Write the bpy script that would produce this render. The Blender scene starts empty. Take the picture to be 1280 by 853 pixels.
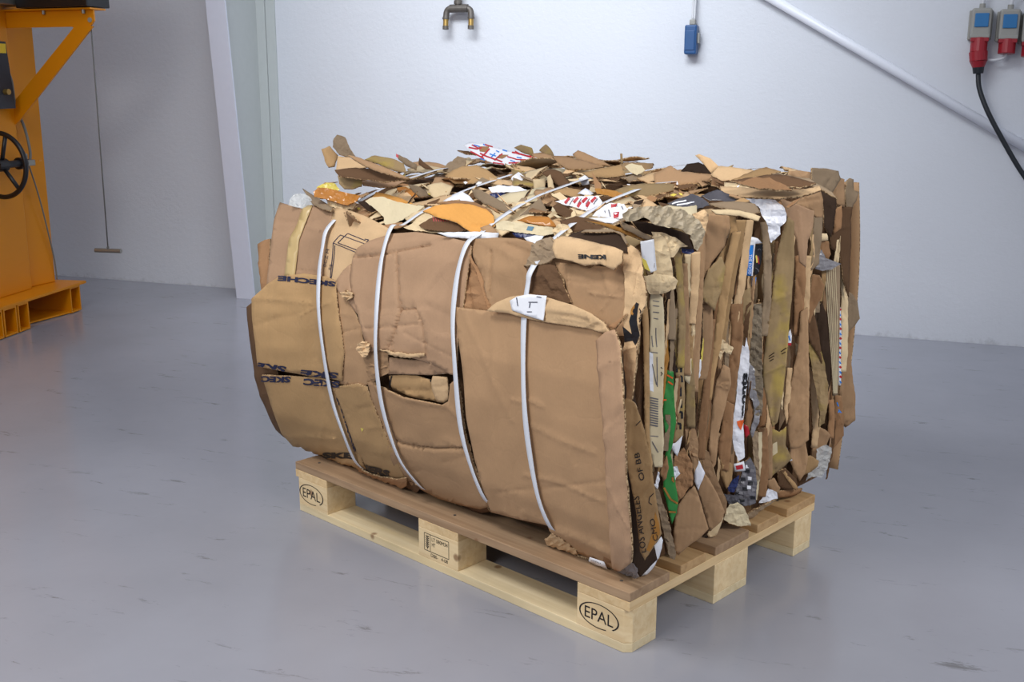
import bpy, bmesh, math, random
import numpy as np
from mathutils import Vector, Matrix, Euler
from mathutils.geometry import delaunay_2d_cdt

SC = bpy.context.scene
COL = SC.collection
rnd = random.Random(7)

# ------------------------------------------------------------------ camera, world, lights, exposure
FPX = 1352.716                                       # focal length in pixels of the 1280 px frame
# pallet frame -> room frame (room: wall_back is y = 0, x runs along it to the right)
M3 = np.array([[0.4043436, -0.91460716, 0.0], [0.91460716, 0.4043436, 0.0], [0.0, 0.0, 1.0]])
O3 = np.array([3.01729616, 1.75709453, 0.0])
CAM_L = np.array([-1.70462443, -1.27048952, 1.17936607])   # camera seen from the pallet's near corner
ROT_R = np.array([[0.94146531, -0.07951384, 0.32759825],
                  [0.33708752, 0.21085838, -0.91755694],
                  [0.00388164, 0.97427732, 0.22531897]])
ROT_L = M3.T @ ROT_R
CAM_W = M3 @ (CAM_L - O3)
PAL_W = M3 @ (-O3)                                   # pallet's near corner in the room
PAL_RZ = math.atan2(0.91460716, 0.4043436)
cam = bpy.data.cameras.new('camera')
cam_o = bpy.data.objects.new('camera', cam)
COL.objects.link(cam_o)
cam.sensor_width = 36.0
cam.lens = 36.0 * FPX / 1280.0
cam_o.matrix_world = Matrix([list(ROT_R[0]) + [CAM_W[0]], list(ROT_R[1]) + [CAM_W[1]], list(ROT_R[2]) + [CAM_W[2]], [0, 0, 0, 1]])
SC.camera = cam_o
SC.view_settings.view_transform = 'Standard'
SC.view_settings.look = 'None'
SC.view_settings.gamma = 1
SC.view_settings.use_curve_mapping = False
SC.view_settings.exposure = 0.0

wd = bpy.data.worlds.new('world')
SC.world = wd
wd.use_nodes = True
wd.node_tree.nodes['Background'].inputs[0].default_value = (0.80, 0.86, 1.0, 1)
wd.node_tree.nodes['Background'].inputs[1].default_value = 0.46


def area(name, loc, target, sx, sy, power, col, spread=180):
    l = bpy.data.lights.new(name, 'AREA')
    l.shape = 'RECTANGLE'; l.size = sx; l.size_y = sy; l.energy = power; l.color = col; l.spread = math.radians(spread)
    o = bpy.data.objects.new(name, l); COL.objects.link(o)
    o.location = loc
    d = Vector(target) - Vector(loc)
    o.rotation_euler = d.to_track_quat('-Z', 'Y').to_euler()
    return o


area('unseen_lamp', (-0.85, -2.1, 2.9), (-0.90, 0.0, 1.15), 2.2, 0.6, 30, (0.88, 0.94, 1.0), 100)
area('unseen_lamp', (-1.0, -5.0, 3.7), (-0.55, -4.3, 0.0), 1.2, 0.9, 38, (1.0, 0.98, 0.96), 120)
area('unseen_lamp', (3.0, -4.9, 2.9), (0.9, -3.0, 0.75), 0.9, 0.9, 6.5, (1.0, 0.98, 0.95), 50)  # added lamp, spread narrowed to brighten only the bale's near side
area('unseen_lamp', (-1.1, -6.6, 2.6), (0.0, -3.4, 0.6), 1.4, 0.9, 40, (1.0, 0.98, 0.95), 180)


# ------------------------------------------------------------------ materials
def srgb(r, g, b):
    f = lambda v: (v / 255 / 12.92) if v / 255 <= 0.04045 else ((v / 255 + 0.055) / 1.055) ** 2.4
    return (f(r), f(g), f(b), 1)


def new_mat(name):
    m = bpy.data.materials.new(name); m.use_nodes = True
    nt = m.node_tree
    return m, nt, nt.nodes['Principled BSDF']


def nd(nt, t, **k):
    n = nt.nodes.new(t)
    for a, b in k.items():
        if a in n.inputs.keys(): n.inputs[a].default_value = b
        else: setattr(n, a, b)
    return n


def plain(name, col, rough=0.6, metal=0.0, noise=0.08, scale=30.0, bump=0.0, spec=None):
    m, nt, bs = new_mat(name)
    tc = nd(nt, 'ShaderNodeTexCoord')
    nz = nd(nt, 'ShaderNodeTexNoise', Scale=scale, Detail=5.0)
    nt.links.new(tc.outputs['Object'], nz.inputs['Vector'])
    mr = nd(nt, 'ShaderNodeMapRange'); mr.inputs['To Min'].default_value = 1 - noise; mr.inputs['To Max'].default_value = 1 + noise
    nt.links.new(nz.outputs['Fac'], mr.inputs['Value'])
    hs = nd(nt, 'ShaderNodeHueSaturation'); hs.inputs['Color'].default_value = col
    nt.links.new(mr.outputs[0], hs.inputs['Value'])
    nt.links.new(hs.outputs[0], bs.inputs['Base Color'])
    bs.inputs['Roughness'].default_value = rough
    bs.inputs['Metallic'].default_value = metal
    if spec is not None: bs.inputs['Specular IOR Level'].default_value = spec
    if bump:
        bp = nd(nt, 'ShaderNodeBump', Strength=0.5, Distance=bump)
        nt.links.new(nz.outputs['Fac'], bp.inputs['Height']); nt.links.new(bp.outputs[0], bs.inputs['Normal'])
    return m


def card(name, col, flute=0.0006, period=0.0075, vary=0.13, rough=0.85, stain=None, wrinkle=0.08):
    """corrugated board: fine fibre, faint flutes running up the sheet (uv.y), blotches"""
    m, nt, bs = new_mat(name)
    uv = nd(nt, 'ShaderNodeUVMap')
    tc = nd(nt, 'ShaderNodeTexCoord')
    n1 = nd(nt, 'ShaderNodeTexNoise', Scale=9.0, Detail=6.0, Roughness=0.6)
    nt.links.new(tc.outputs['Object'], n1.inputs['Vector'])
    n2 = nd(nt, 'ShaderNodeTexNoise', Scale=260.0, Detail=3.0)
    nt.links.new(tc.outputs['Object'], n2.inputs['Vector'])
    oi = nd(nt, 'ShaderNodeObjectInfo')
    add = nd(nt, 'ShaderNodeMath', operation='ADD'); nt.links.new(n1.outputs['Fac'], add.inputs[0])
    sc = nd(nt, 'ShaderNodeMath', operation='MULTIPLY'); sc.inputs[1].default_value = 0.35
    nt.links.new(n2.outputs['Fac'], sc.inputs[0]); nt.links.new(sc.outputs[0], add.inputs[1])
    ro = nd(nt, 'ShaderNodeMath', operation='MULTIPLY_ADD'); ro.inputs[1].default_value = 0.95
    nt.links.new(oi.outputs['Random'], ro.inputs[0]); nt.links.new(add.outputs[0], ro.inputs[2])
    mr = nd(nt, 'ShaderNodeMapRange'); mr.inputs['From Min'].default_value = 0.5; mr.inputs['From Max'].default_value = 1.75
    mr.inputs['To Min'].default_value = 1 - vary * 1.6; mr.inputs['To Max'].default_value = 1 + vary * 1.6
    nt.links.new(ro.outputs[0], mr.inputs['Value'])
    hs = nd(nt, 'ShaderNodeHueSaturation'); hs.inputs['Color'].default_value = col
    nt.links.new(mr.outputs[0], hs.inputs['Value'])
    out = hs.outputs[0]
    if stain:
        n3 = nd(nt, 'ShaderNodeTexNoise', Scale=14.0, Detail=3.0)
        nt.links.new(tc.outputs['Object'], n3.inputs['Vector'])
        r3 = nd(nt, 'ShaderNodeMapRange'); r3.inputs['From Min'].default_value = 0.52; r3.inputs['From Max'].default_value = 0.68
        nt.links.new(n3.outputs['Fac'], r3.inputs['Value'])
        mx = nd(nt, 'ShaderNodeMix', data_type='RGBA'); nt.links.new(r3.outputs[0], mx.inputs[0])
        nt.links.new(out, mx.inputs[6]); mx.inputs[7].default_value = stain
        out = mx.outputs[2]
    nt.links.new(out, bs.inputs['Base Color'])
    bs.inputs['Roughness'].default_value = rough
    bs.inputs['Specular IOR Level'].default_value = 0.25
    wv = nd(nt, 'ShaderNodeTexWave', bands_direction='X', Scale=0.314 / period / 1.0, Distortion=0.3, Detail=1.0)
    nt.links.new(uv.outputs[0], wv.inputs['Vector'])
    h = nd(nt, 'ShaderNodeMath', operation='MULTIPLY_ADD'); h.inputs[1].default_value = 0.07
    nt.links.new(wv.outputs['Fac'], h.inputs[0]); nt.links.new(n1.outputs['Fac'], h.inputs[2])
    # old fold lines pressed into the board
    dn = nd(nt, 'ShaderNodeTexNoise', Scale=7.0, Detail=3.0); nt.links.new(tc.outputs['Object'], dn.inputs['Vector'])
    dm = nd(nt, 'ShaderNodeMix', data_type='RGBA'); dm.inputs[0].default_value = 0.12
    nt.links.new(tc.outputs['Object'], dm.inputs[6]); nt.links.new(dn.outputs['Color'], dm.inputs[7])
    vo = nd(nt, 'ShaderNodeTexVoronoi', feature='DISTANCE_TO_EDGE', Scale=11.0); nt.links.new(dm.outputs[2], vo.inputs['Vector'])
    vr = nd(nt, 'ShaderNodeMapRange'); vr.inputs['From Max'].default_value = 0.05; vr.inputs['To Max'].default_value = wrinkle
    nt.links.new(vo.outputs['Distance'], vr.inputs['Value'])
    h2 = nd(nt, 'ShaderNodeMath', operation='ADD'); nt.links.new(h.outputs[0], h2.inputs[0]); nt.links.new(vr.outputs[0], h2.inputs[1])
    h = h2
    bp = nd(nt, 'ShaderNodeBump', Strength=0.8, Distance=flute * 5)
    nt.links.new(h.outputs[0], bp.inputs['Height']); nt.links.new(bp.outputs[0], bs.inputs['Normal'])
    return m


def edge_mat(name, c1, c2):
    """cut edge of corrugated board: liner and open flutes"""
    m, nt, bs = new_mat(name)
    tc = nd(nt, 'ShaderNodeTexCoord')
    nz = nd(nt, 'ShaderNodeTexNoise', Scale=190.0, Detail=2.0)
    nt.links.new(tc.outputs['Object'], nz.inputs['Vector'])
    mr = nd(nt, 'ShaderNodeMapRange'); mr.inputs['From Min'].default_value = 0.42; mr.inputs['From Max'].default_value = 0.56
    nt.links.new(nz.outputs['Fac'], mr.inputs['Value'])
    mx = nd(nt, 'ShaderNodeMix', data_type='RGBA'); nt.links.new(mr.outputs[0], mx.inputs[0])
    mx.inputs[6].default_value = c1; mx.inputs[7].default_value = c2
    nt.links.new(mx.outputs[2], bs.inputs['Base Color']); bs.inputs['Roughness'].default_value = 0.9
    return m


def wood(name, c1, c2, axis, knots=True):
    m, nt, bs = new_mat(name)
    tc = nd(nt, 'ShaderNodeTexCoord')
    oi = nd(nt, 'ShaderNodeObjectInfo')
    ad = nd(nt, 'ShaderNodeVectorMath', operation='ADD')
    nt.links.new(tc.outputs['Object'], ad.inputs[0])
    cb = nd(nt, 'ShaderNodeCombineXYZ'); ml = nd(nt, 'ShaderNodeMath', operation='MULTIPLY'); ml.inputs[1].default_value = 7.0
    nt.links.new(oi.outputs['Random'], ml.inputs[0])
    for k in range(3): nt.links.new(ml.outputs[0], cb.inputs[k])
    nt.links.new(cb.outputs[0], ad.inputs[1])
    mp = nd(nt, 'ShaderNodeMapping'); s = [60, 60, 60]; s[axis] = 2.2
    mp.inputs['Scale'].default_value = s
    nt.links.new(ad.outputs[0], mp.inputs['Vector'])
    nz = nd(nt, 'ShaderNodeTexNoise', Scale=1.0, Detail=5.0, Roughness=0.55, Distortion=0.6)
    nt.links.new(mp.outputs[0], nz.inputs['Vector'])
    nb = nd(nt, 'ShaderNodeTexNoise', Scale=6.0, Detail=4.0)
    nt.links.new(ad.outputs[0], nb.inputs['Vector'])
    mr = nd(nt, 'ShaderNodeMapRange'); mr.inputs['From Min'].default_value = 0.3; mr.inputs['From Max'].default_value = 0.7
    nt.links.new(nz.outputs['Fac'], mr.inputs['Value'])
    mx = nd(nt, 'ShaderNodeMix', data_type='RGBA'); nt.links.new(mr.outputs[0], mx.inputs[0])
    mx.inputs[6].default_value = c1; mx.inputs[7].default_value = c2
    r2 = nd(nt, 'ShaderNodeMapRange'); r2.inputs['From Min'].default_value = 0.3; r2.inputs['From Max'].default_value = 0.75
    r2.inputs['To Min'].default_value = 1.08; r2.inputs['To Max'].default_value = 0.82
    nt.links.new(nb.outputs['Fac'], r2.inputs['Value'])
    hs = nd(nt, 'ShaderNodeHueSaturation'); nt.links.new(mx.outputs[2], hs.inputs['Color']); nt.links.new(r2.outputs[0], hs.inputs['Value'])
    out = hs.outputs[0]
    if knots:
        vo = nd(nt, 'ShaderNodeTexVoronoi', Scale=9.0); nt.links.new(ad.outputs[0], vo.inputs['Vector'])
        rk = nd(nt, 'ShaderNodeMapRange'); rk.inputs['From Min'].default_value = 0.06; rk.inputs['From Max'].default_value = 0.11
        rk.inputs['To Min'].default_value = 0.75; rk.inputs['To Max'].default_value = 0.0
        nt.links.new(vo.outputs['Distance'], rk.inputs['Value'])
        mk = nd(nt, 'ShaderNodeMix', data_type='RGBA'); nt.links.new(rk.outputs[0], mk.inputs[0])
        nt.links.new(out, mk.inputs[6]); mk.inputs[7].default_value = srgb(120, 78, 44)
        out = mk.outputs[2]
    nt.links.new(out, bs.inputs['Base Color'])
    bs.inputs['Roughness'].default_value = 0.75
    bp = nd(nt, 'ShaderNodeBump', Strength=0.4, Distance=0.0015)
    nt.links.new(nz.outputs['Fac'], bp.inputs['Height']); nt.links.new(bp.outputs[0], bs.inputs['Normal'])
    return m


def floor_mat():
    m, nt, bs = new_mat('grey floor paint')
    tc = nd(nt, 'ShaderNodeTexCoord')
    n1 = nd(nt, 'ShaderNodeTexNoise', Scale=0.9, Detail=6.0, Roughness=0.6)
    nt.links.new(tc.outputs['Object'], n1.inputs['Vector'])
    n2 = nd(nt, 'ShaderNodeTexNoise', Scale=5.0, Detail=8.0, Roughness=0.72)
    nt.links.new(tc.outputs['Object'], n2.inputs['Vector'])
    mp = nd(nt, 'ShaderNodeMapping'); mp.inputs['Scale'].default_value = (1.6, 7.0, 1); mp.inputs['Rotation'].default_value = (0, 0, 0.9)
    nt.links.new(tc.outputs['Object'], mp.inputs['Vector'])
    n3 = nd(nt, 'ShaderNodeTexNoise', Scale=2.6, Detail=9.0, Roughness=0.78, Distortion=0.4)
    nt.links.new(mp.outputs[0], n3.inputs['Vector'])
    cr = nd(nt, 'ShaderNodeMapRange'); cr.inputs['From Min'].default_value = 0.30; cr.inputs['From Max'].default_value = 0.7
    nt.links.new(n1.outputs['Fac'], cr.inputs['Value'])
    mx = nd(nt, 'ShaderNodeMix', data_type='RGBA'); nt.links.new(cr.outputs[0], mx.inputs[0])
    mx.inputs[6].default_value = srgb(144, 145, 153); mx.inputs[7].default_value = srgb(158, 159, 168)
    # scuffs and grit: small dark marks with a shape of their own
    r3 = nd(nt, 'ShaderNodeMapRange'); r3.inputs['From Min'].default_value = 0.60; r3.inputs['From Max'].default_value = 0.67
    r3.inputs['To Max'].default_value = 0.7
    nt.links.new(n3.outputs['Fac'], r3.inputs['Value'])
    m2 = nd(nt, 'ShaderNodeMix', data_type='RGBA'); nt.links.new(r3.outputs[0], m2.inputs[0])
    nt.links.new(mx.outputs[2], m2.inputs[6]); m2.inputs[7].default_value = srgb(96, 94, 94)
    nt.links.new(m2.outputs[2], bs.inputs['Base Color']); bs.inputs['Specular IOR Level'].default_value = 0.28
    rr = nd(nt, 'ShaderNodeMapRange'); rr.inputs['To Min'].default_value = 0.10; rr.inputs['To Max'].default_value = 0.24
    nt.links.new(n2.outputs['Fac'], rr.inputs['Value']); nt.links.new(rr.outputs[0], bs.inputs['Roughness'])
    bp = nd(nt, 'ShaderNodeBump', Strength=0.05, Distance=0.01)
    nt.links.new(n2.outputs['Fac'], bp.inputs['Height']); nt.links.new(bp.outputs[0], bs.inputs['Normal'])
    return m


def wall_mat():
    m, nt, bs = new_mat('white rough plaster')
    tc = nd(nt, 'ShaderNodeTexCoord')
    n1 = nd(nt, 'ShaderNodeTexNoise', Scale=38.0, Detail=8.0, Roughness=0.7)
    nt.links.new(tc.outputs['Object'], n1.inputs['Vector'])
    n2 = nd(nt, 'ShaderNodeTexNoise', Scale=1.4, Detail=3.0)
    nt.links.new(tc.outputs['Object'], n2.inputs['Vector'])
    mx = nd(nt, 'ShaderNodeMix', data_type='RGBA'); nt.links.new(n2.outputs['Fac'], mx.inputs[0])
    mx.inputs[6].default_value = srgb(206, 208, 214); mx.inputs[7].default_value = srgb(216, 218, 224)
    # grime rising from the floor in blotches
    sx = nd(nt, 'ShaderNodeSeparateXYZ'); nt.links.new(tc.outputs['Object'], sx.inputs[0])
    n3 = nd(nt, 'ShaderNodeTexNoise', Scale=14.0, Detail=7.0, Roughness=0.75)
    nt.links.new(tc.outputs['Object'], n3.inputs['Vector'])
    ma = nd(nt, 'ShaderNodeMath', operation='MULTIPLY_ADD'); ma.inputs[1].default_value = -5.0; ma.inputs[2].default_value = 0.22
    nt.links.new(sx.outputs[2], ma.inputs[0])
    sm = nd(nt, 'ShaderNodeMath', operation='ADD'); nt.links.new(n3.outputs['Fac'], sm.inputs[0]); nt.links.new(ma.outputs[0], sm.inputs[1])
    rg = nd(nt, 'ShaderNodeMapRange'); rg.inputs['From Min'].default_value = 0.64; rg.inputs['From Max'].default_value = 0.9; rg.inputs['To Max'].default_value = 0.45
    nt.links.new(sm.outputs[0], rg.inputs['Value'])
    m2 = nd(nt, 'ShaderNodeMix', data_type='RGBA'); nt.links.new(rg.outputs[0], m2.inputs[0])
    nt.links.new(mx.outputs[2], m2.inputs[6]); m2.inputs[7].default_value = srgb(120, 116, 112)
    nt.links.new(m2.outputs[2], bs.inputs['Base Color'])
    bs.inputs['Roughness'].default_value = 0.75
    bp = nd(nt, 'ShaderNodeBump', Strength=0.5, Distance=0.006)
    nt.links.new(n1.outputs['Fac'], bp.inputs['Height']); nt.links.new(bp.outputs[0], bs.inputs['Normal'])
    return m


MT = {}
MT['floor'] = floor_mat()
MT['wall'] = wall_mat()
MT['steelwhite'] = plain('white column paint', srgb(212, 214, 226), 0.5, noise=0.03)
MT['steelgrey'] = plain('pale column web paint', srgb(188, 192, 190), 0.55, noise=0.03)
MT['yellow'] = plain('machine yellow paint', srgb(220, 138, 0), 0.42, noise=0.06, scale=6)
MT['blackp'] = plain('black enamel', srgb(22, 22, 26), 0.35, noise=0.1)
MT['darkgrey'] = plain('dark grey panel', srgb(42, 44, 52), 0.5, noise=0.1)
MT['steel'] = plain('zinc steel', srgb(150, 148, 140), 0.4, 0.8)
MT['oldsteel'] = plain('weathered pipe steel', srgb(104, 98, 92), 0.55, 0.5, noise=0.3, scale=60)
MT['brass'] = plain('brass', srgb(170, 140, 80), 0.4, 0.7)
MT['sticker_y'] = plain('yellow sticker', srgb(226, 190, 30), 0.5)
MT['greyplastic'] = plain('grey socket plastic', srgb(150, 148, 142), 0.5)
MT['blueplastic'] = plain('blue socket lid', srgb(40, 110, 165), 0.4)
MT['bluebox'] = plain('blue switch housing', srgb(34, 78, 128), 0.4)
MT['redplastic'] = plain('red socket plastic', srgb(150, 26, 38), 0.4)
MT['cablew'] = plain('white cable', srgb(205, 206, 210), 0.5)
MT['cableb'] = plain('black cable', srgb(24, 28, 34), 0.45)
MT['cableg'] = plain('grey cable', srgb(118, 118, 112), 0.5)
MT['rope'] = plain('pull cord', srgb(104, 104, 102), 0.6)
MT['pipew'] = plain('white enamelled pipe', srgb(226, 228, 236), 0.35, noise=0.02)
MT['wood_y'] = wood('pale pine grain', srgb(220, 198, 154), srgb(236, 218, 180), 1)
MT['wood_x'] = wood('pale pine grain across', srgb(212, 178, 128), srgb(228, 200, 154), 0)
MT['wood_deck'] = wood('weathered pine deck', srgb(150, 120, 90), srgb(176, 146, 114), 1)
MT['wood_deck2'] = wood('honey pine deck', srgb(176, 138, 92), srgb(198, 162, 116), 1)
MT['wood_b'] = wood('pine block grain', srgb(224, 194, 146), srgb(240, 216, 172), 1)
MT['ink'] = plain('stamp ink', srgb(26, 20, 20), 0.7, noise=0.3, scale=200)


# ------------------------------------------------------------------ object helpers
def tag(o, label=None, cat=None, group=None, kind=None):
    if label: o['label'] = label
    if cat: o['category'] = cat
    if group: o['group'] = group
    if kind: o['kind'] = kind
    return o


def empty(name, loc, rz=0.0, label=None, cat=None, group=None):
    o = bpy.data.objects.new(name, None); COL.objects.link(o)
    o.empty_display_size = 0.1
    o.location = loc; o.rotation_euler = (0, 0, rz)
    return tag(o, label, cat, group)


def link_mesh(name, me, mats, parent=None, smooth=False):
    for m in (mats if isinstance(mats, (list, tuple)) else [mats]): me.materials.append(m)
    if smooth: me.polygons.foreach_set('use_smooth', [True] * len(me.polygons))
    o = bpy.data.objects.new(name, me); COL.objects.link(o)
    if parent: o.parent = parent
    return o


def obj(name, bm, mats, parent=None, smooth=False, bevel=0.0):
    bmesh.ops.recalc_face_normals(bm, faces=bm.faces)
    me = bpy.data.meshes.new(name); bm.to_mesh(me); bm.free()
    o = link_mesh(name, me, mats, parent, smooth)
    if bevel:
        md = o.modifiers.new('bevel', 'BEVEL'); md.width = bevel; md.segments = 2; md.limit_method = 'ANGLE'
    return o


def add_box(bm, c, s, rot=None):
    r = bmesh.ops.create_cube(bm, size=1.0)
    for v in r['verts']:
        p = Vector((v.co.x * s[0], v.co.y * s[1], v.co.z * s[2]))
        if rot is not None: p = rot @ p
        v.co = p + Vector(c)
    return r['verts']


def bx(x0, x1, y0, y1, z0, z1):
    bm = bmesh.new(); add_box(bm, ((x0 + x1) / 2, (y0 + y1) / 2, (z0 + z1) / 2), (x1 - x0, y1 - y0, z1 - z0)); return bm


def add_cyl(bm, a, b, r, n=16, r2=None):
    a = Vector(a); b = Vector(b); d = b - a
    q = d.to_track_quat('Z', 'Y').to_matrix()
    rr = bmesh.ops.create_cone(bm, cap_ends=True, segments=n, radius1=r, radius2=r if r2 is None else r2, depth=d.length)
    for v in rr['verts']: v.co = q @ v.co + (a + b) / 2
    return rr['verts']


def tube(name, pts, r, mat, parent=None, n=10, cyclic=False):
    """a swept round tube along smooth points, as one mesh"""
    P = [Vector(p) for p in pts]
    out = []
    k = 6
    m = len(P)
    if m == 2: out = P
    else:
        rng = range(m if cyclic else m - 1)
        for i in rng:
            p0 = P[(i - 1) % m] if (cyclic or i > 0) else P[0]; p1 = P[i]; p2 = P[(i + 1) % m]
            p3 = P[(i + 2) % m] if (cyclic or i + 2 < m) else P[-1]
            for j in range(k):
                t = j / k
                out.append(0.5 * ((2 * p1) + (p2 - p0) * t + (2 * p0 - 5 * p1 + 4 * p2 - p3) * t * t + (3 * p1 - p0 - 3 * p2 + p3) * t ** 3))
        if not cyclic: out.append(P[-1])
    bm = bmesh.new(); rings = []; L = len(out)
    up = None
    for i, p in enumerate(out):
        d = (out[(i + 1) % L] - out[i - 1]) if cyclic else (out[min(i + 1, L - 1)] - out[max(i - 1, 0)])
        d.normalize()
        if up is None: up = d.orthogonal().normalized()
        up = (up - d * up.dot(d)).normalized(); s = d.cross(up)
        rings.append([bm.verts.new(p + r * (up * math.cos(2 * math.pi * q / n) + s * math.sin(2 * math.pi * q / n))) for q in range(n)])
    for i in range(L if cyclic else L - 1):
        A = rings[i]; B = rings[(i + 1) % L]
        for q in range(n): bm.faces.new((A[q], A[(q + 1) % n], B[(q + 1) % n], B[q]))
    if not cyclic:
        bm.faces.new(rings[0]); bm.faces.new(list(reversed(rings[-1])))
    return obj(name, bm, mat, parent, smooth=True)


def prism(pts, axis, lo, hi):
    """extrude a 2D outline along an axis (0,1,2)"""
    bm = bmesh.new()
    def mk(p, h):
        v = list(p); v.insert(axis, h); return bm.verts.new(v)
    A = [mk(p, lo) for p in pts]; B = [mk(p, hi) for p in pts]
    n = len(pts)
    bm.faces.new(A); bm.faces.new(list(reversed(B)))
    for i in range(n): bm.faces.new((A[i], A[(i + 1) % n], B[(i + 1) % n], B[i]))
    return bm


def text_mesh(s, bold=0.0):
    """flat lettering as (verts 2D, faces), cap height about 0.7, origin at baseline left"""
    cu = bpy.data.curves.new('lettering', 'FONT'); cu.body = s; cu.size = 1.0; cu.offset = bold; cu.resolution_u = 3
    t = bpy.data.objects.new('lettering', cu); COL.objects.link(t)
    me = bpy.data.meshes.new_from_object(t)
    V = np.array([[v.co.x, v.co.y] for v in me.vertices]); Fc = [list(p.vertices) for p in me.polygons]
    bpy.data.objects.remove(t); bpy.data.meshes.remove(me); bpy.data.curves.remove(cu)
    return V, Fc


def flat_text(name, s, org, ux, uz, w, h, mat, parent, bold=0.0):
    V, Fc = text_mesh(s, bold)
    mn = V.min(0); mx = V.max(0)
    org, ux, uz = Vector(org), Vector(ux), Vector(uz)
    me = bpy.data.meshes.new(name)
    me.from_pydata([org + ux * ((v[0] - mn[0]) / (mx[0] - mn[0]) * w) + uz * ((v[1] - mn[1]) / (mx[1] - mn[1]) * h) for v in V], [], Fc)
    return link_mesh(name, me, mat, parent)


# ------------------------------------------------------------------ the room
tag(obj('floor', bx(-9, 6, -9, 0.3, -0.12, 0.0), MT['floor']), kind='structure')
tag(obj('wall_back', bx(-9, 6, 0.0, 0.25, -0.12, 4.6), MT['wall']), kind='structure')

# tapered steel column standing out of the wall
t = empty('steel_column', (-2.665, -0.14, 0), 0, 'white tapered steel column standing out from the wall behind the bale', 'column')
loc0 = Vector(t.location)
def shift(bm, l=loc0):
    for v in bm.verts: v.co -= l
    return bm
def front_y(z): return -0.262 - 0.085 * z
bmf = bmesh.new()
for (x0, x1, dy) in ((-2.725, -2.605, 0.012),):
    vs = []
    for z in (0.0, 4.6):
        for (x, yo) in ((x0, 0), (x1, 0), (x1, dy), (x0, dy)):
            vs.append(bmf.verts.new((x, front_y(z) + yo, z)))
    for q in ((0, 1, 2, 3), (4, 5, 6, 7), (0, 1, 5, 4), (1, 2, 6, 5), (2, 3, 7, 6), (3, 0, 4, 7)): bmf.faces.new([vs[i] for i in q])
obj('front_flange', shift(bmf), MT['steelwhite'], t)
bmw = bmesh.new(); vs = []
for z in (0.0, 4.6):
    for (x, y) in ((-2.669, front_y(z) + 0.01), (-2.661, front_y(z) + 0.01), (-2.661, -0.016), (-2.669, -0.016)): vs.append(bmw.verts.new((x, y, z)))
for q in ((0, 1, 2, 3), (4, 5, 6, 7), (0, 1, 5, 4), (1, 2, 6, 5), (2, 3, 7, 6), (3, 0, 4, 7)): bmw.faces.new([vs[i] for i in q])
obj('web', shift(bmw), MT['steelgrey'], t)
obj('rear_flange', shift(bx(-2.725, -2.605, -0.017, -0.003, 0, 4.6)), MT['steelgrey'], t)
# plaster strip beside the column
tag(obj('trim_1', bx(-2.603, -2.545, -0.010, 0.001, 0, 4.6), MT['steelgrey']), kind='structure')

# diagonal white pipe on the wall
p0 = Vector((0.15, -0.04, 1.645)); p1 = Vector((1.75, -0.04, 0.725))
t = empty('wall_pipe', ((p0 + p1) / 2)[:], 0, 'white round pipe running down the wall at a slant to the right', 'pipe')
l = Vector(t.location); p0 -= Vector((0.5, 0, -0.2875))
tube('pipe', [p0 - l, p1 - l], 0.022, MT['pipew'], t, 20)
for k in (0.12, 0.80):
    c = p0.lerp(p1, k) - l
    bm = bmesh.new(); add_cyl(bm, c, c + Vector((0, 0.04, 0)), 0.012); add_box(bm, c + Vector((0, 0.034, 0)), (0.05, 0.008, 0.03))
    obj('pipe_bracket', bm, MT['steelwhite'], t)

# water outlet with two taps
t = empty('water_outlet', (-1.40, -0.06, 1.55), 0, 'old double pipe outlet of grey metal at the top of the wall above the bale', 'water outlet')
def rel(p): return Vector(p) - Vector((-1.40, -0.06, 1.55))
bm = bmesh.new(); add_cyl(bm, rel((-1.405, -0.06, 1.60)), rel((-1.405, -0.06, 1.80)), 0.016); add_cyl(bm, rel((-1.45, -0.06, 1.60)), rel((-1.35, -0.06, 1.60)), 0.021)
add_cyl(bm, rel((-1.405, -0.06, 1.605)), rel((-1.405, 0.0, 1.605)), 0.014); add_cyl(bm, rel((-1.405, -0.06, 1.622)), rel((-1.405, -0.06, 1.64)), 0.022)
obj('tee_fitting', bm, MT['oldsteel'], t, smooth=False)
for s, xx in ((-1, -1.47), (1, -1.335)):
    tube('elbow', [rel((-1.405 + s * 0.03, -0.06, 1.60)), rel((xx - s * 0.014, -0.06, 1.598)), rel((xx, -0.06, 1.584)), rel((xx + s * 0.004, -0.064, 1.55))], 0.016, MT['oldsteel'], t, 14)
    bm = bmesh.new(); add_cyl(bm, rel((xx + s * 0.004, -0.064, 1.553)), rel((xx + s * 0.004, -0.068, 1.508)), 0.014)
    nz = obj('nozzle', bm, MT['brass'], t, smooth=False)
    bm = bmesh.new(); add_cyl(bm, rel((xx + s * 0.004, -0.068, 1.512)), rel((xx + s * 0.004, -0.069, 1.494)), 0.016)
    obj('collar', bm, MT['oldsteel'], t, smooth=False)
    bm = bmesh.new(); add_cyl(bm, rel((xx + s * 0.004, -0.064, 1.556)), rel((xx + s * 0.004, -0.0645, 1.546)), 0.018)
    obj('collar', bm, MT['oldsteel'], t, smooth=False)

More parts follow.
